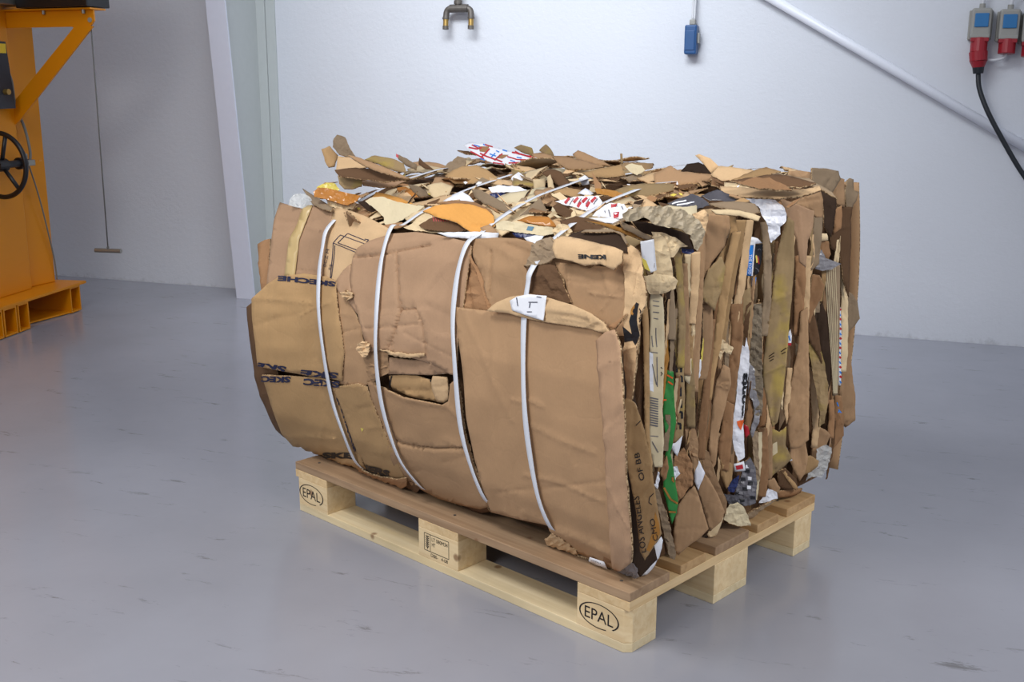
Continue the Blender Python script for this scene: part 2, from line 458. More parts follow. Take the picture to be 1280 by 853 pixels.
# blue hanging switch
t = empty('cable_switch', (-0.172, -0.04, 1.44), 0, 'small blue electrical box hanging on a white cable', 'switch')
obj('housing', bx(-0.031, 0.029, -0.03, 0.034, -0.082, 0.058), MT['bluebox'], t, bevel=0.008)
obj('gland', bx(-0.012, 0.018, -0.014, 0.018, 0.058, 0.084), MT['greyplastic'], t, bevel=0.005)
obj('latch', bx(0.029, 0.040, -0.01, 0.02, -0.03, 0.02), MT['greyplastic'], t, bevel=0.003)
obj('ridge', bx(-0.026, 0.02, -0.034, -0.029, -0.062, 0.03), MT['bluebox'], t, bevel=0.002)
tube('cable', [(0.000, 0.0, 0.08), (0.001, 0.01, 0.25), (0.002, 0.02, 0.7)], 0.006, MT['cablew'], t)
tube('cable', [(0.010, 0.0, 0.08), (0.012, 0.01, 0.25), (0.014, 0.02, 0.7)], 0.005, MT['cablew'], t)


# industrial sockets on the right
def socket(x, z, label, plug=False):
    t = empty('power_socket', (x, -0.045, z), 0, label, 'power socket', 'industrial sockets on the right of the wall')
    obj('housing', bx(-0.042, 0.042, -0.036, 0.045, -0.055, 0.075), MT['greyplastic'], t, bevel=0.01)
    obj('back_plate', bx(-0.05, 0.05, 0.02, 0.045, -0.062, 0.068), MT['greyplastic'], t, bevel=0.004)
    obj('lid', bx(-0.028, 0.03, -0.042, -0.034, -0.008, 0.052), MT['blueplastic'], t, bevel=0.003)
    bm = bmesh.new(); add_cyl(bm, (0, -0.008, -0.055), (0, -0.014, -0.118), 0.036, 20); add_box(bm, (0, -0.01, -0.062), (0.076, 0.06, 0.018))
    obj('outlet', bm, MT['redplastic'], t, bevel=0.003)
    obj('rim', bx(-0.04, 0.04, -0.04, 0.035, -0.054, -0.038), MT['greyplastic'], t, bevel=0.003)
    bm = bmesh.new(); add_cyl(bm, (0.0, -0.0, 0.074), (0.0, -0.0, 0.095), 0.013); obj('gland', bm, MT['greyplastic'], t)
    return t
s1 = socket(1.138, 1.475, 'left grey and blue power socket with a red plug pushed in', True)
s2 = socket(1.255, 1.468, 'middle grey and blue power socket with nothing plugged in')
s3 = socket(1.352, 1.455, 'power socket cut off by the right edge of the photo')
tube('supply_cable', [(0, 0, 0.09), (0.002, 0.0, 0.16), (0.0, 0.01, 0.5)], 0.008, MT['cablew'], s1)
tube('supply_cable', [(0, 0, 0.09), (0.01, 0.0, 0.135), (0.05, 0.0, 0.165), (0.10, 0.01, 0.175), (0.2, 0.02, 0.18)], 0.008, MT['cablew'], s2)
tube('link_cable', [(0.0, -0.005, -0.115), (-0.01, -0.004, -0.135), (-0.05, 0.0, -0.145), (-0.085, 0.0, -0.14), (-0.10, 0.01, -0.12)], 0.007, MT['cablew'], s2)
t = empty('power_plug', (1.138, -0.06, 1.36), 0, 'red industrial plug with a thick black cable hanging in the left socket', 'plug')
bm = bmesh.new(); add_cyl(bm, (0.0, -0.004, -0.0), (0.004, -0.006, -0.04), 0.040, 20, 0.038); add_cyl(bm, (0.004, -0.006, -0.04), (0.006, -0.006, -0.068), 0.038, 20, 0.026)
obj('plug_body', bm, MT['redplastic'], t, smooth=False)
bm = bmesh.new(); add_cyl(bm, (0.006, -0.006, -0.065), (0.008, -0.006, -0.096), 0.026, 16, 0.022); obj('cable_gland', bm, MT['cableb'], t)
tube('cable', [(0.008, -0.006, -0.09), (0.018, -0.02, -0.16), (0.06, -0.04, -0.26), (0.13, -0.05, -0.38), (0.22, -0.06, -0.52), (0.34, -0.07, -0.68), (0.52, -0.05, -0.95), (0.75, -0.02, -1.34)], 0.011, MT['cableb'], t, 12)

# ------------------------------------------------------------------ yellow machine
t = empty('baling_press', (-3.6, -1.4, 0), 0.0, 'yellow steel machine with a black handwheel at the left edge', 'machine')
l = Vector((-3.6, -1.4, 0))
def mb(x0, x1, y0, y1, z0, z1): return shift(bx(x0, x1, y0, y1, z0, z1), l)
def rect_tube(x0, x1, y0, y1, z0, z1, w=0.008):
    bm = bmesh.new()
    for (a, b, c, d) in ((y0, y1, z0, z0 + w), (y0, y1, z1 - w, z1), (y0, y0 + w, z0 + w, z1 - w), (y1 - w, y1, z0 + w, z1 - w)):
        add_box(bm, ((x0 + x1) / 2, (a + b) / 2, (c + d) / 2), (x1 - x0, b - a, d - c))
    return shift(bm, l)
obj('base_plate', shift(prism([(-3.315, -0.81), (-4.2, -0.98), (-4.2, -2.3), (-3.03, -2.3), (-3.167, -1.573)], 2, 0.142, 0.155), l), MT['yellow'], t)
sk = 0.19
def skew_tube(ya, yb, x0=-3.9):
    bm = rect_tube(x0, -3.31, ya, yb, 0.004, 0.142, 0.009)
    for v in bm.verts:
        y = v.co.y + l.y
        if v.co.x + l.x > -3.5: v.co.x += (-0.865 - y) * 0.20
    return bm
obj('fork_channel', skew_tube(-0.965, -0.868), MT['yellow'], t)
obj('fork_channel', skew_tube(-1.435, -1.345), MT['yellow'], t)
obj('fork_channel', skew_tube(-1.55, -1.445), MT['yellow'], t)
obj('fork_channel', skew_tube(-1.68, -1.56), MT['yellow'], t)
obj('base_floor', mb(-4.1, -3.30, -1.35, -0.95, 0.004, 0.012), MT['yellow'], t)
bm = mb(-4.3, -3.40, -2.4, -1.115, 0.155, 2.6)
for v in bm.verts:
    if v.co.x > -0.3 and v.co.y < -0.5: v.co.x += 0.25
obj('frame_body', bm, MT['yellow'], t, bevel=0.006)
obj('rear_post', mb(-3.75, -3.44, -1.10, -0.90, 0.155, 2.6), MT['yellow'], t, bevel=0.006)
obj('bracket_arm', shift(prism([(-3.55, 1.553), (-2.865, 1.553), (-2.865, 1.50), (-2.90, 1.465), (-2.955, 1.455), (-3.0, 1.475), (-3.55, 1.475)], 1, -1.115, -1.105), l), MT['yellow'], t)
obj('arm_ledge', mb(-3.5, -2.862, -1.14, -1.03, 1.553, 1.561), MT['yellow'], t)
obj('diagonal_brace', shift(prism([(-2.865, 1.475), (-2.97, 1.48), (-3.41, 1.10), (-3.425, 0.985), (-3.36, 1.03)], 1, -1.125, -1.115), l), MT['yellow'], t)
obj('motor_cover', mb(-3.29, -2.86, -1.16, -1.0, 1.565, 1.78), MT['blackp'], t, bevel=0.004)
obj('side_cover', mb(-3.48, -3.30, -1.25, -1.05, 1.58, 1.8), MT['steel'], t, bevel=0.004)
for x in (-3.155, -2.915):
    bm = bmesh.new(); add_cyl(bm, Vector((x, -1.125, 1.535)) - l, Vector((x, -1.125, 1.560)) - l, 0.008, 8); obj('bolt', bm, MT['steel'], t)
bm = bmesh.new(); add_cyl(bm, Vector((-2.888, -1.118, 1.505)) - l, Vector((-2.888, -1.102, 1.505)) - l, 0.012, 14); obj('eyelet', bm, MT['greyplastic'], t)
# control box on the side of the body
cb = obj('control_box', shift(prism([(-1.75, 1.42), (-1.20, 1.405), (-1.175, 1.085), (-1.72, 1.075)], 0, -3.40, -3.335), l), MT['darkgrey'], t)
obj('warning_sticker', mb(-3.334, -3.332, -1.29, -1.205, 1.35, 1.395), MT['sticker_y'], cb)
bm = bmesh.new(); add_cyl(bm, Vector((-3.335, -1.235, 1.165)) - l, Vector((-3.31, -1.235, 1.165)) - l, 0.014, 14); obj('push_button', bm, MT['brass'], cb)
tube('cable', [Vector(q) - l for q in ((-3.36, -1.20, 1.30), (-3.37, -1.15, 1.22), (-3.39, -1.12, 1.10), (-3.40, -1.06, 0.98), (-3.38, -1.06, 0.86), (-3.385, -1.07, 0.80))], 0.007, MT['cableg'], t)
tube('cable', [Vector(q) - l for q in ((-3.385, -1.07, 0.79), (-3.40, -1.0, 0.6), (-3.42, -0.92, 0.3), (-3.43, -0.9, 0.17))], 0.004, MT['cableg'], t)
# handwheel with its shaft
wc = Vector((-3.30, -1.345, 0.815)) - l
hw = tube('handwheel', [wc + Vector((0.155 * math.cos(a), 0, 0.155 * math.sin(a))) for a in [i * math.pi / 8 for i in range(16)]], 0.012, MT['blackp'], t, 10, cyclic=True)
for a in (1.25, 1.25 + 2.094, 1.25 + 4.189):
    tube('spoke', [wc + Vector((0, 0.005, 0)), wc + Vector((0.152 * math.cos(a), 0, 0.152 * math.sin(a)))], 0.010, MT['blackp'], hw)
bm = bmesh.new(); add_cyl(bm, wc + Vector((0, -0.03, 0)), wc + Vector((0, 0.03, 0)), 0.032, 18); obj('hub', bm, MT['blackp'], hw)
bm = bmesh.new(); add_cyl(bm, wc + Vector((0, 0, 0)), wc + Vector((-0.02, 0.20, 0)), 0.018, 16); add_cyl(bm, wc + Vector((-0.015, 0.13, 0)), wc + Vector((-0.02, 0.17, 0)), 0.03, 16); obj('shaft', bm, MT['blackp'], t)
bm = bmesh.new(); add_box(bm, wc + Vector((-0.03, 0.20, 0.0)), (0.07, 0.05, 0.03)); add_cyl(bm, wc + Vector((-0.03, 0.2, -0.04)), wc + Vector((-0.03, 0.2, 0.045)), 0.009, 10); obj('shaft_bracket', bm, MT['steel'], t, bevel=0.003)
obj('latch_plate', shift(prism([(-3.36, -1.11), (-3.30, -1.07), (-3.29, -1.10), (-3.35, -1.14)], 2, 0.818, 0.826), l), MT['yellow'], t)

# pull cord with a handle bar
t = empty('pull_cord', (-2.895, -1.11, 0.388), 0, 'thin grey cord with a short metal bar hanging from the yellow bracket', 'pull cord')
tube('cord', [(0.006, 0, 1.115), (0.0, 0, 0.0)], 0.0032, MT['rope'], t, 8)
bm = bmesh.new(); add_cyl(bm, (-0.072, -0.01, -0.005), (0.072, 0.01, -0.005), 0.011, 14); obj('handle_bar', bm, MT['steel'], t)
bm = bmesh.new(); add_cyl(bm, (0, 0, -0.005), (0, 0, 0.015), 0.006, 8); obj('knot', bm, MT['rope'], t)

# ------------------------------------------------------------------ pallet (its own frame: x across 0.8, y along 1.2)
pal = empty('wooden_pallet', tuple(PAL_W), PAL_RZ, 'pale wooden pallet stamped EPAL carrying the cardboard bale', 'pallet')
def blk(x0, x1, y0, y1, cx=None, cy=None):
    c = 0.014
    P = []
    for (x, y) in ((x0, y0), (x1, y0), (x1, y1), (x0, y1)):
        if cx is not None and abs(x - cx) < 1e-6 and abs(y - cy) < 1e-6:
            sx = c if x == x0 else -c; sy = c if y == y0 else -c
            if (x == x0) == (y == y0): P += [(x, y + sy), (x + sx, y)]
            else: P += [(x + sx, y), (x, y + sy)]
        else: P.append((x, y))
    return P
XR = ((0.0, 0.1), (0.3275, 0.4725), (0.7, 0.8)); YR = ((0.0, 0.145), (0.5275, 0.6725), (1.055, 1.2))
blocks = {}
for i, (xa, xb) in enumerate(XR):
    cx = {0: 0.0, 2: 0.8}.get(i)
    P = [(xa, 0.0), (xb, 0.0), (xb, 1.2), (xa, 1.2)]
    c = 0.014
    if i == 0: P = [(0, c), (c, 0), (xb, 0), (xb, 1.2), (c, 1.2), (0, 1.2 - c)]
    if i == 2: P = [(xa, 0), (0.8 - c, 0), (0.8, c), (0.8, 1.2 - c), (0.8 - c, 1.2), (xa, 1.2)]
    obj('bottom_board', prism(P, 2, 0.0, 0.022), MT['wood_y'], pal, bevel=0.0015)
    for j, (ya, yb) in enumerate(YR):
        cy = {0: 0.0, 2: 1.2}.get(j)
        o = obj('block', prism(blk(xa, xb, ya, yb, cx, cy) if cx is not None and cy is not None else [(xa, ya), (xb, ya), (xb, yb), (xa, yb)], 2, 0.022, 0.100), MT['wood_b'], pal, bevel=0.0015)
        blocks[(i, j)] = o
for (ya, yb) in YR:
    obj('stringer_board', bx(0.0, 0.8, ya, yb, 0.100, 0.122), MT['wood_x'], pal, bevel=0.0015)
for i, (xa, xb) in enumerate(((0, 0.145), (0.1875, 0.2875), (0.3275, 0.4725), (0.5125, 0.6125), (0.655, 0.8))):
    P = [(xa, 0), (xb, 0), (xb, 1.2), (xa, 1.2)]
    d = obj('deck_board', prism(P, 2, 0.122, 0.144), MT['wood_deck'] if i in (0, 2) else MT['wood_deck2'], pal, bevel=0.002)
    for (nx, ny) in ((xa + 0.035, 0.05), (xb - 0.035, 0.10), (xa + 0.04, 0.58), (xb - 0.04, 0.62), (xa + 0.04, 1.14)):
        bm = bmesh.new(); add_cyl(bm, (nx, ny, 0.1435), (nx, ny, 0.1449), 0.004, 8); obj('nail_head', bm, MT['oldsteel'], d)
# stamps on the long side (x = 0 face seen with +y to the left)
def stamp(blkobj, y0, name='stamp'):
    """oval EPAL brand centred at y0"""
    bm = bmesh.new(); N = 48
    for k in range(N):
        if 30 <= k <= 32: continue
        a0 = 2 * math.pi * k / N; a1 = 2 * math.pi * (k + 1) / N
        q = []
        for a, r in ((a0, 1.0), (a1, 1.0), (a1, 0.93), (a0, 0.93)):
            q.append(bm.verts.new((-0.0006, y0 + 0.056 * r * math.cos(a), 0.061 + 0.029 * r * math.sin(a))))
        bm.faces.new(q)
    o = obj('oval_stamp', bm, MT['ink'], blkobj)
    flat_text('stamp_lettering', 'EPAL', (-0.0006, y0 + 0.040, 0.048), (0, -1, 0), (0, 0, 1), 0.080, 0.027, MT['ink'], blkobj, 0.0)
stamp(blocks[(0, 0)], 0.082); stamp(blocks[(0, 2)], 1.128)
bm = bmesh.new()
def line(bm, y0, z0, y1, z1, w=0.0016):
    d = Vector((0, y1 - y0, z1 - z0)).normalized(); n = Vector((0, -d.z, d.y)) * w / 2
    a = Vector((-0.0006, y0, z0)); b = Vector((-0.0006, y1, z1))
    bm.faces.new([bm.verts.new(q) for q in (a - n, b - n, b + n, a + n)])
ya, yb, za, zb = 0.650, 0.560, 0.044, 0.090
for (q0, q1, q2, q3) in ((ya, za, yb, za), (ya, zb, yb, zb), (ya, za, ya, zb), (yb, za, yb, zb), (0.628, za, 0.628, zb)): line(bm, q0, q1, q2, q3)
# ear of corn sign
for k in range(6):
    z = 0.052 + k * 0.0055
    line(bm, 0.639, z, 0.645, z + 0.005, 0.0022); line(bm, 0.639, z, 0.633, z + 0.005, 0.0022)
line(bm, 0.639, 0.047, 0.639, 0.087, 0.0014)
obj('treatment_stamp', bm, MT['ink'], blocks[(0, 1)])
for s, y, z, w, h in (('LT', 0.622, 0.074, 0.012, 0.010), ('080M34', 0.606, 0.074, 0.042, 0.010), ('HT', 0.622, 0.060, 0.012, 0.010), ('DB0-', 0.626, 0.031, 0.026, 0.009), ('4-08', 0.588, 0.031, 0.024, 0.009)):
    flat_text('stamp_lettering', s, (-0.0006, y, z), (0, -1, 0), (0, 0, 1), w, h, MT['ink'], blocks[(0, 1)])

# ------------------------------------------------------------------ the bale (pallet frame)
bale = empty('cardboard_bale', tuple(PAL_W), PAL_RZ, 'large strapped bale of flattened brown cardboard boxes standing on the wooden pallet', 'cardboard bale')

kraft_edge = edge_mat('cut board edge', srgb(206, 176, 134), srgb(120, 90, 60))
K = {
    'pink': card('pinkish kraft board', srgb(176, 142, 112)),
    'gold': card('golden kraft board', srgb(176, 142, 100)),
    'mid': card('plain kraft board', srgb(170, 136, 102)),
    'light': card('light kraft board', srgb(214, 180, 138)),
    'olive': card('olive kraft board', srgb(156, 132, 96), vary=0.14, stain=srgb(176, 152, 84)),
    'rust': card('warm kraft board', srgb(156, 118, 84), vary=0.14),
    'grey': card('grey brown board', srgb(146, 126, 102), vary=0.14),
    'dark': card('dark brown board and shade', srgb(100, 74, 52), vary=0.14),  # also colours sheets that imitate shaded undersides
    'deep': card('deep brown board and shade', srgb(56, 41, 30), vary=0.2),  # also colours sheets that imitate shade in gaps and openings
    'tan': card('pale tan board', srgb(224, 200, 160), vary=0.12),
}
K['cream'] = plain('cream wrapping paper', srgb(218, 202, 166), 0.7, noise=0.12, scale=22, bump=0.002)
K['beige'] = plain('dirty beige film', srgb(178, 162, 134), 0.45, noise=0.3, scale=26, bump=0.004)
K['white'] = plain('white paper', srgb(238, 240, 246), 0.6, noise=0.04, scale=30)
K['film'] = plain('white plastic film', srgb(240, 242, 250), 0.28, noise=0.06, scale=40, bump=0.003)
K['greyfilm'] = plain('grey plastic film', srgb(140, 138, 142), 0.25, noise=0.25, scale=30, bump=0.004)
K['darkfilm'] = plain('dark grey plastic film', srgb(84, 82, 88), 0.25, noise=0.4, scale=24, bump=0.004)
K['worn'] = plain('worn grey board', srgb(128, 114, 94), 0.8, noise=0.5, scale=60, bump=0.006)
K['orange'] = card('orange board', srgb(222, 160, 84), vary=0.1)
K['amber'] = plain('amber packing tape', srgb(186, 122, 52), 0.22, noise=0.3, scale=36, bump=0.003)
K['tape'] = plain('clear yellowed tape', srgb(204, 176, 122), 0.3, noise=0.08)
K['yellow'] = plain('yellow plastic bag', srgb(226, 206, 92), 0.3, noise=0.15, scale=40, bump=0.003)
K['green'] = plain('green printed board', srgb(50, 136, 62), 0.5, noise=0.12)
K['darkgreen'] = plain('dark green tape', srgb(34, 92, 58), 0.5, noise=0.1)
K['blue'] = plain('bright blue print', srgb(28, 128, 220), 0.4, noise=0.05)
K['navy'] = plain('navy blue film', srgb(30, 42, 92), 0.3, noise=0.3, bump=0.003)
K['black'] = plain('black print', srgb(18, 18, 24), 0.5, noise=0.15)
K['inkblue'] = plain('dark blue print', srgb(28, 30, 62), 0.6, noise=0.15, scale=120)
K['inkgrey'] = plain('grey print', srgb(108, 106, 112), 0.6, noise=0.2, scale=120)
K['red'] = plain('red print', srgb(186, 30, 44), 0.45, noise=0.1)
K['vermil'] = plain('orange red print', srgb(236, 104, 40), 0.45, noise=0.1)
K['strap'] = plain('white polyester strap', srgb(226, 230, 238), 0.38, noise=0.04, scale=80)
K['ochre'] = plain('ochre print', srgb(176, 122, 50), 0.6)
K['bstain'] = plain('blue stain', srgb(92, 132, 156), 0.7, noise=0.2)


def clear_mat():
    m, nt, bs = new_mat('clear crinkled film')
    bs.inputs['Base Color'].default_value = srgb(226, 228, 226); bs.inputs['Roughness'].default_value = 0.12
    bs.inputs['Alpha'].default_value = 0.42
    tc = nd(nt, 'ShaderNodeTexCoord'); nz = nd(nt, 'ShaderNodeTexNoise', Scale=60.0, Detail=4.0)
    nt.links.new(tc.outputs['Object'], nz.inputs['Vector'])
    bp = nd(nt, 'ShaderNodeBump', Strength=1.0, Distance=0.006)
    nt.links.new(nz.outputs['Fac'], bp.inputs['Height']); nt.links.new(bp.outputs[0], bs.inputs['Normal'])
    return m
K['clear'] = clear_mat()

THICK = {'cream': .0012, 'beige': .001, 'white': .001, 'film': .001, 'greyfilm': .001, 'darkfilm': .001, 'amber': .0015, 'tape': .0004, 'yellow': .001,
         'clear': .0006, 'navy': .001, 'darkgreen': .0006}


def F(y, z):
    base = np.interp(z, [.10, .16, .20, .28, .40, .50, .60, .70, .80, .87, .93], [.12, .078, .052, .018, -.006, -.022, -.028, -.018, .0, .035, .12])
    b = np.interp(y, [-.1, .03, .3, .5, .745, .9, 1.04, 1.13, 1.22, 1.32], [.0, .0, -.006, .006, .030, .034, -.002, .03, .066, .075])
    s = np.interp(z, [.12, .3, .5, .65, .8, .92], [0, .6, 1, 1, .35, 0])
    return base - b * s


def S(x, z):
    return .03 + np.interp(z, [.14, .22, .4, .7, .92, 1.0], [.028, .012, -.004, -.004, .006, .03]) + 0 * x


def T(x, y):
    return np.interp(x, [-.06, 0, .09, .2, .3, .42, .6, .8, 1.0], [.79, .83, .868, .905, .925, .945, .958, .968, .968]) + 0 * y


def rays(P):
    P = np.atleast_2d(np.asarray(P, float))
    d = np.stack([(P[:, 0] - 640) / FPX, -(P[:, 1] - 426.5) / FPX, -np.ones(len(P))], 1)
    return d @ ROT_L.T


HDIR = np.array([0.855, 0.518, 0.0])      # level direction away from the photographer


class Surf:
    """a bent sheet surface: one side of the bale, turned or leaned about an anchor point"""
    def __init__(s, kind, off=0.0, turn=0.0, lean=0.0, A=None, flat=False):
        s.kind, s.off, s.c, s.s = kind, off, math.cos(math.radians(turn)), math.sin(math.radians(turn))
        s.lc, s.ls = math.cos(math.radians(lean)), math.sin(math.radians(lean))
        s.A = A; s.flat = flat

    def g(s, P):
        x, y, z = P[..., 0], P[..., 1], P[..., 2]
        A = s.A
        if s.kind == 'F':
            v = x - F(y, z); d = (y - A[1]) if A is not None else 0
        elif s.kind == 'S':
            v = y - S(x, z); d = (x - A[0]) if A is not None else 0
        else:
            v = (A[2] if s.flat else T(x, y)) - z
            d = ((x - A[0]) * HDIR[0] + (y - A[1]) * HDIR[1]) if A is not None else 0
        v = v * s.c + d * s.s
        if s.ls and A is not None: v = v * s.lc + (z - A[2]) * s.ls
        return v + s.off

    def hit(s, P, t0=1.0, t1=4.6):
        D = rays(P); n = len(D)
        ts = np.linspace(t0, t1, 240)
        pts = CAM_L + ts[None, :, None] * D[:, None, :]
        G = s.g(pts)
        ok = (G[:, :-1] < 0) & (G[:, 1:] >= 0)
        first = np.argmax(ok, 1); has = ok.any(1)
        best = np.argmin(np.abs(G), 1)
        first = np.where(has, first, np.minimum(best, len(ts) - 2))
        lo = ts[first].copy(); hi = ts[first + 1].copy()
        for _ in range(14):
            mid = (lo + hi) / 2
            gm = s.g(CAM_L + mid[:, None] * D)
            lo = np.where(gm < 0, mid, lo); hi = np.where(gm < 0, hi, mid)
        return CAM_L + ((lo + hi) / 2)[:, None] * D

    def normal(s, P):
        e = 2e-3
        G = np.stack([s.g(P + np.eye(3)[k] * e) - s.g(P - np.eye(3)[k] * e) for k in range(3)], -1)
        return -G / (np.linalg.norm(G, axis=-1, keepdims=True) + 1e-9)


def noise2(P, seed, wl):
    r = np.random.RandomState(seed)
    v = np.zeros(len(P))
    for k in range(5):
        a = r.rand() * 6.283; w = wl * (0.6 + r.rand() * 0.9); ph = r.rand() * 6.283
        v += np.sin((P[:, 0] * math.cos(a) + P[:, 1] * math.sin(a)) * 6.283 / w + ph)
    return v / 5


def ridge2(P, seed, wl):
    r = np.random.RandomState(seed + 91)
    v = np.zeros(len(P))
    for k in range(6):
        a = r.rand() * 6.283; w = wl * (0.5 + r.rand()); ph = r.rand() * 6.283
        q = (P[:, 0] * math.cos(a) + P[:, 1] * math.sin(a)) * 2 / w + ph
        v += np.abs((q % 2) - 1) - 0.5
    return v / 6


def seg_dist(P, line):
    d = np.full(len(P), 1e9)
    for (a, b) in zip(line[:-1], line[1:]):
        a = np.array(a, float); b = np.array(b, float); ab = b - a
        t = np.clip(((P - a) @ ab) / (ab @ ab + 1e-9), 0, 1)
        d = np.minimum(d, np.linalg.norm(P - (a + t[:, None] * ab), axis=1))
    return d


def inside(P, poly):
    c = np.zeros(len(P), bool); n = len(poly)
    for i in range(n):
        x0, y0 = poly[i]; x1, y1 = poly[(i + 1) % n]
        cond = ((y0 > P[:, 1]) != (y1 > P[:, 1]))
        with np.errstate(divide='ignore', invalid='ignore'):
            xi = (x1 - x0) * (P[:, 1] - y0) / ((y1 - y0) if y1 != y0 else 1e-9) + x0
        c ^= cond & (P[:, 0] < xi)
    return c


PX = 0.0016      # metres per pixel, roughly, at the bale
SEED = [100]


class Sheet:
    pass


def sheet(name, mat, surf, off, pts, turn=0, lean=0, wr=0.002, wl=40, rg=0.0, rw=14, cr=(), step=5.0, rag=0.0, curl=0.0, label=None, ax=None,
          flat=False, roll=None, parent=None, thick=None, auto=True, smooth=True):
    """one bent sheet whose outline is seen at pts; off = metres out from the bale's side"""
    SEED[0] += 1; seed = SEED[0]
    r = np.random.RandomState(seed)
    poly = [np.array(p, float) for p in pts]
    pa = np.array(poly); ext = pa.max(0) - pa.min(0)
    if mat not in THICK and surf in 'FS' and max(ext) > 24 and min(ext) > 5 and auto:
        cr = list(cr)
        for _ in range(1 + int(max(ext) > 50) + int(max(ext) > 100) + int(surf == 'S')):
            c0 = pa.min(0) + ext * r.uniform(.1, .9, 2); an = r.uniform(-.5, .5) + (1.57 if r.rand() < (.7 if surf == 'S' else .3) else 0); Lc = r.uniform(.25, .6) * max(ext)
            d_ = np.array([math.cos(an), math.sin(an)]) * Lc / 2
            cr.append(([tuple(c0 - d_), tuple(c0 + r.uniform(-3, 3, 2)), tuple(c0 + d_)], r.choice([-1, 1]) * r.uniform(.0012, .0030), r.uniform(1.8, 4.5)))
    if rg >= .004: smooth = False
    B = []
    for i in range(len(poly)):
        a = poly[i]; b = poly[(i + 1) % len(poly)]; L = np.linalg.norm(b - a); k = max(1, int(L / step))
        for j in range(k):
            q = a + (b - a) * j / k
            if rag: q = q + r.uniform(-rag, rag, 2)
            B.append(q)
    B = np.array(B)
    lo = B.min(0); hi = B.max(0)
    gx, gy = np.meshgrid(np.arange(lo[0], hi[0], step), np.arange(lo[1], hi[1], step))
    G = np.stack([gx.ravel(), gy.ravel()], 1); G += r.uniform(-.25, .25, G.shape) * step
    extra = []
    for c in cr:
        ln = c[0]; w = c[2]
        for (a, b) in zip(ln[:-1], ln[1:]):
            a = np.array(a, float); b = np.array(b, float); L = np.linalg.norm(b - a); n = np.array([-(b - a)[1], (b - a)[0]]) / (L + 1e-9)
            for t in np.linspace(0, 1, max(2, int(L / 4))):
                for o in (-w, w): extra.append(a + (b - a) * t + n * o)
    if len(G):
        G = G[inside(G, B)]
        if extra:
            E_ = np.array(extra)
            E_ = E_[inside(E_, B)]
            if len(E_) and len(G):
                dd = np.min(np.linalg.norm(G[:, None] - E_[None], axis=2), axis=1); G = G[dd > 1.6]
            G = np.concatenate([G, E_]) if len(E_) else G
        if len(G):
            bd = seg_dist(G, [*B, B[0]]); G = G[bd > min(1.2, step * .3)]
    V2 = np.concatenate([B, G]) if len(G) else B
    n = len(B)
    ce = []
    for c in cr:
        for (a, b) in zip(c[0][:-1], c[0][1:]):
            a = np.array(a, float); b = np.array(b, float); k = max(1, int(np.linalg.norm(b - a) / 4)); Q = a + (b - a) * np.linspace(0, 1, k + 1)[:, None]
            iq = inside(Q, B) & (seg_dist(Q, [*B, B[0]]) > .8)
            if iq.sum() < 2: continue
            i0 = len(V2); V2 = np.concatenate([V2, Q])
            ce += [(i0 + j, i0 + j + 1) for j in range(k) if iq[j] and iq[j + 1]]
            V2[i0:][~iq] = Q[iq][0]
    res = delaunay_2d_cdt([Vector(v) for v in V2], ce, [list(range(n))], 1, 1e-3)
    V2 = np.array([[v.x, v.y] for v in res[0]]); Fc = [list(f) for f in res[2]]
    # anchor
    A = None
    if surf == 'T' :
        bot = B[np.argmax(B[:, 1])]
        if ax is not None:
            D = rays(bot)[0]; A = CAM_L + D * ((ax - CAM_L[0]) / D[0]); flat = True
        else:
            A = Surf('T').hit(bot)[0]
    elif turn or lean:
        ctr = B.mean(0)
        q = B[np.argmin(B[:, 0])] if surf == 'S' else ctr
        if lean: q = np.array([q[0], B[:, 1].max()])
        A = Surf(surf).hit(np.array([q[0], ctr[1]]) if not lean else q)[0]
    sf = Surf(surf, off, turn, lean, A, flat)
    base_normal = sf.normal(sf.hit(B.mean(0)[None]))[0]

    def disp(P):
        h = wr * noise2(P, seed, wl)
        if rg: h = h + rg * (ridge2(P, seed, rw) * 1.5 + ridge2(P, seed + 5, rw * .42) * .7)
        for c in cr:
            d = seg_dist(P, c[0])
            if c[2] > 2.4: h = h + c[1] * .8 * .5 * (1 + np.cos(np.pi * np.minimum(1, d / (c[2] * 1.5))))
            else: h = h + c[1] * np.maximum(0, 1 - d / c[2])
        if curl:
            d = seg_dist(P, [*B, B[0]]); h = h + curl * np.maximum(0, 1 - d / 9.0) ** 2 * (0.4 + 0.6 * noise2(P, seed + 7, 60))
        if roll is not None:        # bulge along an axis line: (line, radius px, height m)
            d = seg_dist(P, roll[0]); h = h + roll[2] * np.sqrt(np.maximum(0, 1 - (d / roll[1]) ** 2))
        return h

    def mapf(P, out=0.0):
        P = np.atleast_2d(np.asarray(P, float))
        X = sf.hit(P)
        X = X + base_normal * (disp(P) + out)[:, None]
        X[:, 2] = np.maximum(X[:, 2], .1485 + out)
        return X
    X = mapf(V2)
    me = bpy.data.meshes.new(name)
    # make faces look outwards
    f = Fc[0]; nn = np.cross(X[f[1]] - X[f[0]], X[f[2]] - X[f[0]])
    cnt = 0
    for f in Fc[:: max(1, len(Fc) // 12)]:
        nn = np.cross(X[f[1]] - X[f[0]], X[f[2]] - X[f[0]]); cnt += 1 if nn @ (CAM_L - X[f[0]]) > 0 else -1
    if cnt < 0: Fc = [list(reversed(f)) for f in Fc]
    me.from_pydata([tuple(v) for v in X], [], Fc)
    uvl = me.uv_layers.new(name='UVMap')
    ka, kb = {'F': (1, 2), 'S': (0, 2), 'T': (1, 0)}[surf]
    li = np.zeros(len(me.loops), int); me.loops.foreach_get('vertex_index', li)
    U = X[:, [ka, kb]] * 1.0
    a = r.uniform(-.08, .08)
    if surf == 'T' and r.rand() < .5: U = U[:, ::-1]
